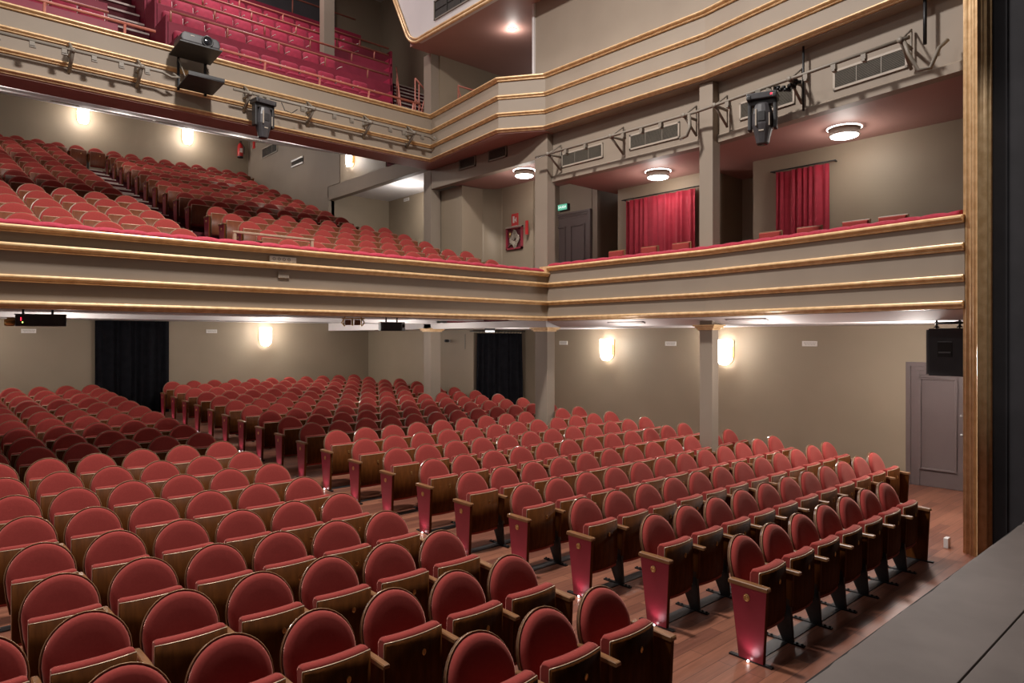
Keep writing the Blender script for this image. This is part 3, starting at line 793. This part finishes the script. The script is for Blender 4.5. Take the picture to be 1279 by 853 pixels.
def round_light(loc, label):
    r = thing('ceiling_light', label, 'ceiling light', loc, 0, 'round ceiling lights')
    MB().lathe([(.235, 0), (.235, -.02), (.21, -.03), (.21, -.10), (.225, -.11), (.205, -.115), (.0, -.115)], (0, 0, 0), 28).build('ring', M['vent_frame'], r)
    MB().lathe([(.20, -.116), (.195, -.13), (.15, -.145), (.0, -.15)], (0, 0, 0), 28).build('diffuser', M['lamp_soft'], r)
    MB().lathe([(.250, -.001), (.250, -.010), (.236, -.010), (.236, -.001)], (0, 0, 0), 28).build('ceiling_spill_glow', M['lamp_soft'], r)  # glowing ring stands in for lamp light spilling onto the ceiling
    return r
round_light((10.28, 11.07, 6.20), 'round ceiling light in the bay beside the hose cabinet')
round_light((10.95, 7.98, 5.73), 'round ceiling light over the middle box')
round_light((10.83, 4.42, 5.73), 'round ceiling light over the box nearest the stage')
for p in ((10.28, 11.07, 5.90), (10.95, 7.98, 5.44), (10.83, 4.42, 5.44)): point(p, 20, size=.15)
r = thing('downlight', 'small round recessed downlight in the pink soffit above the upper side tier', 'ceiling light', (10.43, 11.63, 9.56))
MB().lathe([(.09, 0), (.09, -.012), (.065, -.012), (.065, 0)], n=20).build('ring', M['white_gloss'], r)
MB().lathe([(.064, -.002), (.05, -.008), (0, -.008)], n=20).build('diffuser', M['lamp_soft'], r)
point((10.43, 11.63, 9.40), 12, size=.08)

# ------------------------------------------------------------------ small wall fittings
def sign(loc, rz, label):
    r = thing('wall_sign', label, 'sign', loc, rz, 'small white wall signs')
    MB().box(-.145, .145, -.02, 0, -.05, .05).build('plate', M['label'], r, .004)
    mb = MB()
    for zz, a, b in ((.015, -.11, .11), (-.015, -.09, .09)):
        x = a
        rnd = random.Random(int(zz * 1000))
        while x < b:
            w = rnd.uniform(.012, .03); mb.box(x, x + w, -.022, -.019, zz - .005, zz + .005); x += w + .008
    mb.build('text_lines', M['ink'], r)
sign((2.23, 19.4, 2.66), 0, 'small white sign on the back wall under the ceiling projector')
sign((6.34, 19.4, 2.68), 0, 'small white sign on the back wall between black curtain and lamp')
sign((12.9, 5.90, 2.39), -PI / 2, 'small white sign on the side wall between column and panelled door')
sign((12.9, 9.05, 2.37), -PI / 2, 'small white sign on the side wall between the two lamps')
sign((12.9, 12.38, 2.37), -PI / 2, 'small white sign on the side wall just right of the corner column')
sign((11.95, 18.34, 7.0 - .12), -PI / 2, 'small white sign in the vestibule beside the balcony seats')

def grille(loc, rz, W, Hh, label, n=14, frame='vent_frame', slat='vent', vert=False):
    r = thing('vent_grille', label, 'vent', loc, rz, 'air vents')
    f = .03
    mb = MB().box(-W / 2, W / 2, -.02, 0, Hh / 2 - f, Hh / 2).box(-W / 2, W / 2, -.02, 0, -Hh / 2, -Hh / 2 + f).box(-W / 2, -W / 2 + f, -.02, 0, -Hh / 2, Hh / 2).box(W / 2 - f, W / 2, -.02, 0, -Hh / 2, Hh / 2)
    mb.build('frame', M[frame], r)
    MB().box(-W / 2 + f, W / 2 - f, -.003, 0, -Hh / 2 + f, Hh / 2 - f).build('backing', M['vent_dark'], r)
    mb = MB()
    for i in range(n):
        if vert:
            x = -W / 2 + f + (W - 2 * f) * (i + .5) / n; mb.box(x - .008, x + .008, -.015, -.003, -Hh / 2 + f, Hh / 2 - f)
        else:
            z = -Hh / 2 + f + (Hh - 2 * f) * (i + .5) / n
            mb.hexa([(-W / 2 + f, -.016, z - .006), (W / 2 - f, -.016, z - .006), (W / 2 - f, -.003, z + .002), (-W / 2 + f, -.003, z + .002), (-W / 2 + f, -.016, z - .003), (W / 2 - f, -.016, z - .003), (W / 2 - f, -.003, z + .005), (-W / 2 + f, -.003, z + .005)])
    if not vert and W > .7:
        for q in (-W / 6, W / 6): mb.box(q - .006, q + .006, -.017, -.003, -Hh / 2 + f, Hh / 2 - f)
    mb.build('slats', M[slat], r)
    return r
def beam_x(Y): return 9.96 + (9.86 - Y) / 3.69 * .02 if Y > 6.17 else 9.98 - (6.17 - Y) / 3.77 * .54
for (y0, y1, lab) in ((9.61, 8.52, 'long slatted vent on the side beam nearest the corner column'), (7.89, 6.81, 'long slatted vent on the side beam left of the second column'),
                      (5.65, 4.68, 'long slatted vent on the side beam behind the hanging stage light'), (4.10, 3.10, 'long slatted vent on the side beam nearest the proscenium')):
    yc = (y0 + y1) / 2; ang = -PI / 2
    if yc < 6.17: ang = -PI / 2 - math.atan2(.54, 3.77)
    grille((beam_x(yc) - .005, yc, 6.075), ang, abs(y0 - y1) * 1.0, .28, lab)
for Y, lab in ((12.49, 'small square dark vent on the bay beam nearer the far column'), (11.41, 'small square dark vent on the bay beam nearer the corner column')):
    grille((9.795, Y, 6.56), -PI / 2, .62, .26, lab, 10, 'vent', 'vent')
for yc, xw in ((7.97, 9.94), (5.51, 9.85)):
    ang = -PI / 2 if yc > 6.17 else -PI / 2 - math.atan2(.52, 3.77)
    g = grille((xw + .02, yc, 2.787), ang, .82 if yc > 6.2 else .74, .085, 'narrow ribbed vent above the side wall lamp %s' % ('between the columns' if yc > 6.2 else 'nearest the stage'), 30, 'white', 'vent_frame', True); g.rotation_euler = (math.radians(72), 0, ang)
grille((9.79, 23.85, 9.18), -PI / 2, 1.35, .36, 'three-part return-air grille on the balcony side wall', 9, 'vent_frame', 'vent')
r = thing('wall_slot_vent', 'short dark slot vent in a pale frame on the balcony side wall', 'vent', (9.79, 21.57, 8.32), -PI / 2, 'air vents')
MB().box(-.43, .43, -.03, 0, .07, .12).box(-.43, .43, -.03, 0, -.12, -.07).build('frame', M['white_gloss'], r)
MB().box(-.43, .43, -.01, 0, -.07, .07).build('backing', M['vent_dark'], r)
o = grille((9.19, 12.2, 10.05), -PI / 2, 1.5, .45, 'large grey vent in the raked parapet high on the side', 1, 'vent', 'vent_dark')

# sockets on the balcony front
r = thing('socket_strip', 'white four-way socket strip on the balcony front below the brass rail', 'socket', (4.20, 9.76, 3.655))
MB().box(-.20, .20, -.03, 0, -.04, .04).build('plate', M['label'], r, .004)
for i in range(4): MB().lathe([(.022, -.028), (.022, -.034), (.016, -.034), (.016, -.029), (0, -.029)], (-.14 + i * .075, 0, 0), 14, 'y').build('socket', M['vent'], r)
o = MB().box(-.085, .085, -.018, .01, -.05, .05).build('junction_box', M['beige'], bevel=.006, loc=(4.21, 9.76, 3.43)); tag(o, 'small beige junction box below the socket strip on the balcony front', 'box')
# brass hand rail in front of the balcony steps
r = thing('hand_rail', 'pale wooden hand rail on the rim in front of the balcony steps', 'railing', (4.16, 9.95, 3.82))
MB().box(-.62, .62, -.025, .025, .185, .215).build('top_rail', M['piping'], r, .006)
for xx in (-.59, .59): MB().box(xx - .022, xx + .022, -.02, .02, 0, .19).build('post', M['piping'], r, .004)
# exit signs
def textmesh(s, size, mat, parent, loc, rot, ext=.002, name='lettering'):
    c = bpy.data.curves.new(name, 'FONT'); c.body = s; c.size = size; c.extrude = ext; c.align_x = 'CENTER'; c.align_y = 'CENTER'
    o = bpy.data.objects.new(name, c); COL.objects.link(o); o.parent = parent; o.location = loc; o.rotation_euler = rot
    bpy.context.view_layer.update()
    me = bpy.data.meshes.new_from_object(o); bpy.data.objects.remove(o); me.materials.clear(); me.materials.append(mat)
    return link(name, me, parent, loc=loc) if rot is None else set_rot(link(name, me, parent, loc=loc), rot)
def set_rot(o, r): o.rotation_euler = r; return o
r = thing('exit_sign', 'green lit exit sign above the grey double door', 'sign', (11.96, 11.46, 5.66), -PI / 2)
MB().box(-.155, .155, -.06, .05, -.085, .07).build('housing', M['plastic'], r, .005)
MB().box(-.148, .148, -.068, -.058, -.075, .062).build('face', M['green'], r)
textmesh('SALIDA', .080, M['white_text'], r, (0, -.070, -.006), (PI / 2, 0, 0))
r = thing('exit_sign', 'hanging exit lamp box in front of the black curtain beyond the column', 'sign', (10.06, 11.99, 2.72), -PI / 4)
MB().box(-.12, .12, -.03, .03, -.06, 0).build('housing', M['grey_plastic'], r, .004)
MB().box(-.10, .10, -.034, .0, -.085, -.06).build('diffuser', M['lamp_soft'], r)
# fire hose cabinet and its sign
r = thing('hose_cabinet', 'red fire hose cabinet with a coiled canvas hose on the bay wall', 'fire hose cabinet', (11.10, 12.28, 4.92), -PI / 2)
mb = MB().box(-.29, .29, -.05, 0, .235, .275).box(-.29, .29, -.05, 0, -.275, -.235).box(-.29, -.25, -.05, 0, -.275, .275).box(.25, .29, -.05, 0, -.275, .275)
mb.build('frame', M['lacquer'], r)
MB().box(-.29, .29, -.055, -.04, .25, .285).build('frame_top', M['vent_frame'], r)
MB().box(-.25, .25, -.008, 0, -.235, .235).build('backing', M['carpet'], r)
pts = []
for k in range(70):
    a = k * .42; rr_ = .05 + .0017 * k + .03 * math.sin(k * 1.7); pts.append((.03 + rr_ * .9 * math.cos(a), -.03 - .0002 * k, -.04 + rr_ * 1.25 * math.sin(a)))
MB().tube(pts, .017, 6).build('hose', M['hose'], r)
MB().tube([(-.15, -.03, .15), (-.15, -.03, .02)], .03, 8).build('nozzle', M['brass'], r)
MB().tube([(-.2, -.035, -.2), (-.05, -.035, -.1), (.1, -.035, -.19), (.17, -.035, .05)], .018, 6).build('hose_tail', M['hose'], r)
r = thing('fire_sign', 'red fire hose sign on the wall above the hose cabinet', 'sign', (11.10, 12.28, 5.32), -PI / 2)
MB().box(-.12, .12, -.012, 0, -.18, .19).build('plate', M['red'], r)
MB().box(-.07, -.01, -.015, -.01, -.03, .13).box(-.01, .05, -.015, -.01, .02, .05).box(.03, .06, -.015, -.01, -.02, .09).build('pictogram', M['label'], r)
MB().box(-.09, .09, -.015, -.01, -.12, -.10).box(-.09, .09, -.015, -.01, -.155, -.14).build('text_lines', M['label'], r)
# extinguisher at the back of the balcony
r = thing('fire_extinguisher', 'red fire extinguisher hanging in the balcony back corner', 'fire extinguisher', (9.45, 25.75, 9.22))
MB().lathe([(0, 0), (.09, 0), (.10, .03), (.10, .42), (.07, .50), (.03, .53), (.03, .58), (0, .58)], n=16).build('cylinder', M['red'], r)
MB().lathe([(.101, -.0), (.101, .05), (.09, .05), (.09, 0)], n=16).build('base_ring', M['plastic'], r)
MB().box(-.03, .03, -.10, .02, .56, .60).tube([(.03, -.02, .56), (.14, -.04, .40), (.12, -.06, .15)], .012, 6).build('valve', M['plastic'], r)
MB().box(-.05, .05, -.106, -.098, .18, .34).build('sticker', M['label'], r)
o = MB().box(-.1, .1, -.01, 0, -.14, .14).build('fire_sign', M['red'], loc=(9.79, 25.3, 9.68), rz=-PI / 2); tag(o, 'small red sign beside the fire extinguisher in the balcony corner', 'sign')
o = MB().box(-.03, .03, -.02, .02, -.16, .16).box(-.02, .02, -.024, -.02, -.02, .12).build('alarm_strip', M['red'], loc=(10.99, 11.75, 5.1), rz=-PI / 2); tag(o, 'narrow red and yellow notice at the edge of the corner column', 'sign')
# dome camera on the stalls corner wall
r = thing('security_camera', 'small black camera on the wall left of the rod-hung black curtain', 'camera', (11.18, 15.06, 2.42), -PI / 2)
MB().box(-.05, .05, -.03, 0, -.04, .04).build('mount', M['label'], r)
MB().lathe([(.0, -.14), (.035, -.14), (.04, -.12), (.04, -.03), (0, -.03)], (0, 0, 0), 12, 'y').build('barrel', M['plastic'], r)
o = MB().box(-.012, .012, -.006, .02, -.2, .2).build('conduit', M['vent'], loc=(11.175, 14.35, 2.4), rz=-PI / 2); tag(o, 'thin vertical conduit on the wall beside the rod-hung black curtain', 'conduit')
o = MB().box(-.05, .05, 0, .05, 0, .12).build('wall_box', M['white_gloss'], bevel=.006, loc=(9.30, 2.58, 0)); tag(o, 'small white box on the floor against the gilded proscenium', 'box')

# ------------------------------------------------------------------ loudspeaker by the proscenium
r = thing('loudspeaker', 'black loudspeaker hanging beside the gilded proscenium', 'loudspeaker', (9.94, 2.77, 2.02), -.06)
MB().box(-.17, .30, -.30, .17, 0, .60).build('cabinet', M['black'], r, .012)
MB().box(-.16, .29, .172, .20, .015, .585).build('grille', M['grey_plastic'], r, .006)
mb = MB().box(-.178, -.168, -.10, .06, .24, .42)
mb.build('handle_recess', M['near_black'], r)
MB().box(-.188, -.165, -.09, .05, .285, .305).box(-.185, -.165, -.10, .06, .425, .435).build('handle', M['grey_plastic'], r, .004)
mb = MB().tube([(-.1, .12, .67), (-.1, -.30, .67)], .016, 8)
for yy in (.10, -.16): mb.tube([(-.1, yy, .706), (-.1, yy, .60)], .014, 6).tube([(-.1, yy - .03, .61), (-.1, yy, .64), (-.1, yy + .03, .61)], .008, 6)
mb.build('bracket', M['metal'], r)
MB().tube([(-.1, .0, .67), (-.1, -.16, .69), (-.1, -.29, .70)], .004, 5).build('safety_wire', M['metal'], r)

# ------------------------------------------------------------------ ceiling-hung equipment under the balcony
r = thing('projector', 'black projector with indicator lights hung under the balcony, left of the black curtain', 'projector', (1.31, 10.3, 2.72), -.09)
MB().box(-.26, .26, -.16, .16, -.075, .07).build('casing', M['plastic'], r, .008)
MB().tube([(-.18, 0, .07), (-.18, 0, .2)], .015, 6).tube([(.12, 0, .07), (.12, 0, .2)], .015, 6).box(-.27, .27, -.02, .02, .066, .078).build('hanger', M['metal'], r)
MB().lathe([(0, -.37), (.03, -.37), (.045, -.35), (.045, -.27), (.03, -.26)], (0, 0, -.03), 12, 'x').box(-.34, -.26, -.03, .03, .0, .03).build('lens_clamp', M['brass'], r)
MB().lathe([(0, -.166), (.008, -.166), (.008, -.16)], (-.19, 0, -.03), 8, 'y').build('indicator_light', M['led_green'], r)
MB().box(-.21, -.20, -.165, -.158, -.01, .03).build('indicator_light', M['led_red'], r)
r = thing('projector', 'black projector hung under the balcony beside the brass lantern', 'projector', (6.74, 10.85, 2.72), -.38)
MB().prism([(-.22, -.12), (.17, -.12), (.24, -.05), (.24, .14), (-.22, .14)], -.09, .07, 'z').build('casing', M['plastic'], r, .01)
MB().box(-.21, -.17, -.135, -.118, -.07, .05).build('side_plate', M['grey_plastic'], r)
MB().tube([(-.1, 0, .07), (-.1, 0, .22)], .015, 6).tube([(.1, 0, .07), (.1, 0, .22)], .015, 6).build('hanger', M['metal'], r)
MB().lathe([(0, -.11), (.03, -.11), (.04, -.06), (.04, .0)], (.20, 0, .0), 12, 'y').build('lens', M['glass'], r)
r = thing('lantern', 'brass ceiling lantern with brown glass under the balcony', 'lantern', (6.32, 11.52, 2.80), -.45)
for xx in (-.10, .07): MB().box(xx - .05, xx + .06, -.05, .05, -.06, .04).build('shade', M['wood_arm'], r)
MB().box(-.21, .21, -.07, .07, .05, .07).tube([(-.15, 0, .07), (-.15, 0, .14)], .012, 6).tube([(.15, 0, .07), (.15, 0, .14)], .012, 6).tube([(-.17, -.03, .05), (-.21, -.03, -.02), (-.15, -.03, -.08)], .014, 6).tube([(.17, -.03, .05), (.21, -.03, -.02), (.15, -.03, -.08)], .014, 6).box(-.03, .0, -.06, .06, -.07, .06).box(.14, .16, -.06, .06, -.06, .06).box(-.18, -.16, -.06, .06, -.06, .06).build('frame', M['brass'], r)

# ------------------------------------------------------------------ lighting bars on the tier fronts
def rig(label, pts, brk, nrm, br=(.022, .03), hooks=()):
    """pts: bar polyline; brk: points along it with brackets; nrm: unit vector from bar to wall"""
    c = Vector(pts[0]); r = thing('lighting_bar', label, 'lighting bar', tuple(c), 0, 'stage lighting bars')
    L = lambda p: tuple(Vector(p) - c)
    MB().tube([L(p) for p in pts], .024, 10).build('bar', M['bar'], r)
    for b, n in brk:
        b = Vector(b); n = Vector(n)
        d = n.length
        mb = MB()
        up = b + n + Vector((0, 0, .24)); dn = b + n + Vector((0, 0, -.26)); u2 = b + n
        mb.tube([L(b), L(up)], br[0], 6).tube([L(b), L(dn)], br[1], 6).tube([L(up), L(dn)], br[0], 6).tube([L(b), L(u2)], br[1], 6)
        mb.lathe([(.0, -.03), (.038, -.03), (.038, .03), (0, .03)], L(b), 10, 'x')
        mb.build('bracket', M['bar'], r)
    for hpt in hooks:
        hpt = Vector(hpt); MB().box(-.035, .035, -.03, .03, -.085, -.02).box(-.035, .05, -.02, .02, -.11, -.085).build('socket', M['bar'], r, loc=L(hpt))
    return r
r1 = rig('taupe lighting bar on the gallery front left of the projector shelf', [(.2, 13.1, 7.20), (3.45, 13.1, 7.19), (3.6, 13.1, 7.14), (3.72, 13.1, 7.17), (3.62, 13.1, 7.21)], [((x, 13.1, 7.2), (0, .34, 0)) for x in (2.10, 3.12)], None,
    hooks=[(x, 13.1, 7.2) for x in (.6, 1.1, 1.55, 1.98, 2.4, 2.8, 3.2)])
r2 = rig('taupe lighting bar on the gallery front between projector shelf and corner', [(4.68, 13.1, 7.19), (9.15, 13.1, 7.17), (9.28, 13.1, 7.12), (9.36, 13.1, 7.16), (9.28, 13.1, 7.19)], [((x, 13.1, 7.18), (0, .34, 0)) for x in (5.0, 6.30, 7.62, 8.75)], None,
    hooks=[(x, 13.1, 7.18) for x in (6.05, 6.75, 7.15, 8.1, 8.45, 8.95)])
def bx(Y): return 9.55 if Y > 6.2 else 9.55 - (6.2 - Y) / 3.3 * .46
r3 = rig('taupe lighting bar along the side beam above the boxes', [(bx(Y), Y, 6.14) for Y in (9.95, 8, 6.2, 4.5, 2.95)], [((bx(Y), Y, 6.14), (.37, 0, 0)) for Y in (9.6, 8.0, 6.45, 5.85, 4.55, 3.05)], None, br=(.013, .022),
    hooks=[(bx(Y), Y, 6.14) for Y in (9.1, 8.6, 7.7, 7.3, 6.9, 5.6, 4.3, 3.9, 3.5)])
o = MB().tube([(9.12, 3.02, 6.14), (9.10, 2.96, 5.95), (9.12, 2.86, 5.72), (9.16, 2.74, 5.72), (9.2, 2.66, 5.95), (9.3, 2.6, 6.05)], .024, 8).build('cable_loop', M['bar']); tag(o, 'thick pale cable looping off the side bar beside the proscenium', 'cable')
o = MB().tube([(9.54, 6.34, 6.12), (9.50, 6.30, 5.9), (9.50, 6.36, 5.78), (9.52, 6.5, 5.76)], .03, 8).build('cable_loop', M['bar']); tag(o, 'pale cable loop hanging from the side bar at the second column', 'cable')
o = MB().tube([(9.36, 2.86, 6.1), (9.36, 2.86, 6.72)], .022, 8).build('bar_post', M['metal']); tag(o, 'thin black vertical post on the side beam beside the proscenium', 'post')
o = MB().tube([(9.63, 4.5, 5.75), (9.63, 4.5, 6.70)], .016, 8).build('bar_post', M['metal']); tag(o, 'thin black vertical post on the side beam behind the hanging stage light', 'post')

def moving_head(loc, rz, label, lens_led):
    r = thing('stage_light', label, 'stage light', loc, rz, 'moving-head stage lights')
    # base hangs upside down just under the bar (local z 0), front towards -y
    base = MB().prism([(-.22, -.02), (-.17, -.09), (.17, -.09), (.22, -.02), (.20, .0), (-.20, .0)], -.13, .13, 'y').build('base', M['grey_plastic'], r, .012)
    MB().box(-.10, -.03, -.04, .04, 0, .07).box(.05, .12, -.04, .04, 0, .07).build('clamp', M['bar'], r)
    MB().box(-.21, -.14, -.14, .14, -.10, -.03).box(.14, .21, -.14, .14, -.10, -.03).build('handle', M['plastic'], base, .02)
    yk = MB().box(-.20, -.15, -.07, .07, -.52, -.08).box(.15, .20, -.07, .07, -.52, -.08).box(-.20, .20, -.07, .07, -.17, -.09).build('yoke', M['plastic'], r, .015)
    rings = []
    for z, a, b in ((-.14, .08, .09), (-.17, .11, .12), (-.30, .145, .145), (-.46, .145, .14), (-.62, .105, .105), (-.72, .085, .085), (-.73, .075, .075)):
        ring = []
        for k in range(16):
            an = 2 * PI * k / 16; c, s_ = math.cos(an), math.sin(an)
            q = (abs(c) ** 3 + abs(s_) ** 3) ** (-1 / 3)
            ring.append((a * c * q, b * s_ * q, z))
        rings.append(ring)
    hd = MB().loops(rings, False).build('head', M['grey_plastic'], r)
    MB().box(-.05, .05, -.15, -.14, -.42, -.28).build('control_panel', M['plastic'], hd, .004)
    MB().box(-.085, -.065, -.152, -.13, -.48, -.24).box(.10, .115, -.148, -.13, -.5, -.32).box(-.04, .03, -.125, -.118, -.56, -.54).build('side_strip', M['vent_frame'], hd)
    MB().lathe([(.068, -.731), (.06, -.736), (0, -.738)], n=16).build('lens', M['glass'], hd)
    if lens_led: MB().box(.12, .15, -.132, -.128, -.06, -.035).build('indicator_light', M['led_red'], r)
    return r
moving_head((5.24, 13.08, 7.10), .12, 'black moving-head stage light hanging from the gallery front bar', False)
moving_head((9.37, 4.98, 6.05), -PI / 2 + .35, 'black moving-head stage light hanging from the side bar over the boxes', True)
mb = MB()
for i in range(14):
    t = i / 13; mb.lathe([(.0, -.02), (.03, -.02), (.03, .02), (0, .02)], (9.40 + .03 * math.sin(i * 2), 4.80 - .34 * t, 6.10 + .02 * math.sin(i * 1.7) - .06 * (1 - abs(2 * t - 1))), 6)
o = mb.build('safety_chain', M['metal']); tag(o, 'dark safety chain bunched on the side bar beside the hanging stage light', 'chain')
o = MB().tube([(5.6, 13.07, 7.14), (5.66, 13.05, 7.0), (5.8, 13.05, 6.97), (5.93, 13.07, 7.08)], .008, 5).build('power_cable', M['metal']); tag(o, 'thin black cable sagging beside the stage light on the gallery bar', 'cable')

# projector on its double shelf in front of the gallery
r = thing('projector_shelf', 'black two-tier bracket shelf carrying the projector on the gallery front', 'shelf', (3.98, 13.05, 7.12))
sh = MB().hexa([(-.36, -.36, .55), (.36, -.36, .55), (.36, .30, .50), (-.36, .30, .50), (-.36, -.36, .575), (.36, -.36, .575), (.36, .30, .525), (-.36, .30, .525)]).build('upper_shelf', M['plastic'], r, .004)
MB().hexa([(-.22, -.36, .0), (.40, -.36, .0), (.40, .30, -.06), (-.22, .30, -.06), (-.22, -.36, .02), (.40, -.36, .02), (.40, .30, -.04), (-.22, .30, -.04)]).box(-.22, .40, -.36, -.345, .0, .07).build('lower_shelf', M['plastic'], r, .004)
for xx in (-.20, .27):
    MB().box(xx - .02, xx + .02, .28, .32, -.10, .52).build('upright', M['metal'], r)
    MB().tube([(xx, .28, .46), (xx, -.10, .04)], .012, 6).build('strut', M['bar'], r)
pr = thing('projector', 'charcoal video projector on the bracket shelf at the gallery front', 'projector', (3.98, 12.98, 7.70), .0); pr.scale = (.88, .88, .88)
MB().prism([(-.36, .0), (-.38, .06), (-.36, .16), (-.30, .20), (.30, .20), (.36, .16), (.38, .06), (.36, .0)], -.30, .24, 'y').build('casing', M['grey_plastic'], pr, .03)
MB().lathe([(.115, -.29), (.115, -.32), (.10, -.335), (.085, -.32), (.075, -.30)], (.12, 0, .10), 24, 'y').build('lens_ring', M['plastic'], pr)
MB().lathe([(.08, -.305), (.05, -.318), (0, -.322)], (.12, 0, .10), 20, 'y').build('lens', M['glass'], pr)
MB().box(-.20, -.13, -.306, -.296, .13, .145).build('name_strip', M['vent_frame'], pr)

# ------------------------------------------------------------------ box chairs seen over the side cushion
def mk_boxchair():
    mb = MB().box(-.20, .20, .16, .19, .42, .97)
    pad = MB()
    rings = []
    for sc, d in ((1, .155), (1, .135), (.95, .118), (.6, .112), (.1, .112)):
        rings.append([(x * sc, d, .70 + z * sc) for x, z in ((-.18, -.25), (.18, -.25), (.18, .25), (-.18, .25))])
    return mb.mesh('backrest', M['wood_arm'], .01), pad.loops(rings, False).mesh('back_pad', M['velvet']), MB().box(-.21, .21, -.22, .19, .40, .45).mesh('seat', M['velvet'], .015)
BC = mk_boxchair()
legm = [MB().box(x - .018, x + .018, y - .018, y + .018, 0, .41).mesh('leg', M['wood_arm']) for x, y in ((-.18, -.19), (.18, -.19), (-.18, .17), (.18, .17))]
names = ['farthest from the stage, left of the wide crimson curtain', 'in front of the left part of the wide crimson curtain', 'in front of the right part of the wide crimson curtain', 'just right of the second column',
         'in front of the narrow crimson curtain', 'right of the narrow crimson curtain', 'nearest the stage']
for (yy, nm) in zip((8.61, 7.82, 7.12, 5.43, 4.78, 4.08, 3.57), names):
    x = 10.15 if yy > 5.5 else 10.15 - (5.6 - yy) * .05
    r = thing('box_chair', 'red box chair ' + nm, 'chair', (x + .16, yy, 3.25), PI / 2, 'chairs in the side boxes')
    link('backrest', BC[0], r); link('back_pad', BC[1], r); link('seat', BC[2], r)
    for lm in legm: link('leg', lm, r)
for c in [o for o in COL.objects if o.name.startswith('box_chair')]: c.rotation_euler = (0, 0, -PI / 2); c.location.x -= .0

# ------------------------------------------------------------------ lights
for p in LIGHTS:
    l = bpy.data.lights.new('aisle_lamp', 'SPOT'); l.energy = .9; l.color = (1., .70, .76); l.shadow_soft_size = .03; l.spot_size = 1.9; l.spot_blend = .8
    o = bpy.data.objects.new('aisle_lamp', l); COL.objects.link(o); o.location = (p[0] - .03, p[1], p[2] + .01)
    o.rotation_euler = (0, PI + .42, 0)
l = bpy.data.lights.new('jamb_fill', 'SPOT'); l.energy = 420; l.color = (1, .95, .9); l.spot_size = math.radians(34); l.spot_blend = .5; l.shadow_soft_size = .2
o = bpy.data.objects.new('jamb_fill', l); COL.objects.link(o); o.location = (6.6, -3.6, 6.2)      # added spot out of view, brightens the gilded jamb and black return
o.rotation_euler = (Vector((9.5, 2.0, 3.6)) - Vector(o.location)).to_track_quat('-Z', 'Y').to_euler()
MAIN = area((4.1, 7.0, 11.2), 1000, .8, (0, 0, 0), (1, .94, .89))
area((-3.5, 7.0, 11.2), 300, .8, (0, 0, 0), (1, .94, .89))
# downlights recessed in the stalls ceiling, under the balcony
for (x, y) in ((2.0, 13.0), (5.6, 13.0), (8.6, 13.0), (2.0, 16.8), (5.6, 16.8), (8.6, 16.8)):
    point((x, y, 2.66), 34, (1, .93, .87), .12)
for (x, y) in ((1.5, 17.5), (4.6, 17.5), (7.8, 17.5), (1.5, 21.5), (4.6, 21.5), (7.8, 21.5)):  # fill points added under the raked balcony ceiling, no fittings, to brighten it
    point((x, y, 6.75 + (y - 14.05) * .27 - .30), 30, (1, .93, .86), .25)
point((11.0, 16.8, 6.55), 45, (1, .95, .9), .2); point((10.8, 21.5, 8.2), 20, (1, .95, .9), .2)  # fill points added without fittings, brighten the vestibule and upper lobby
# area light above the gallery
area((6.0, 16.0, 14.4), 260, .8, (0, 0, 0), (1, .9, .88))
for x, y, e in ((10.7, 3.4, 105), (9.9, 5.2, 24), (9.9, 8.0, 20), (10.4, 11.6, 18)): point((x, y, 2.36), e, (1, .93, .87), .12)  # unseen points added under the side tier to brighten soffit, wall and floor
w = bpy.data.worlds.new('world'); S.world = w; w.use_nodes = True
w.node_tree.nodes['Background'].inputs['Color'].default_value = (1, .94, .90, 1)
w.node_tree.nodes['Background'].inputs['Strength'].default_value = .32

S.view_settings.view_transform = 'Standard'; S.view_settings.look = 'None'
S.view_settings.exposure = 0.1; S.view_settings.gamma = 1.0; S.view_settings.use_curve_mapping = False
S.cycles.max_bounces = 8; S.cycles.diffuse_bounces = 4; S.cycles.glossy_bounces = 3
S.cycles.sample_clamp_indirect = 6
S.cycles.use_denoising = True
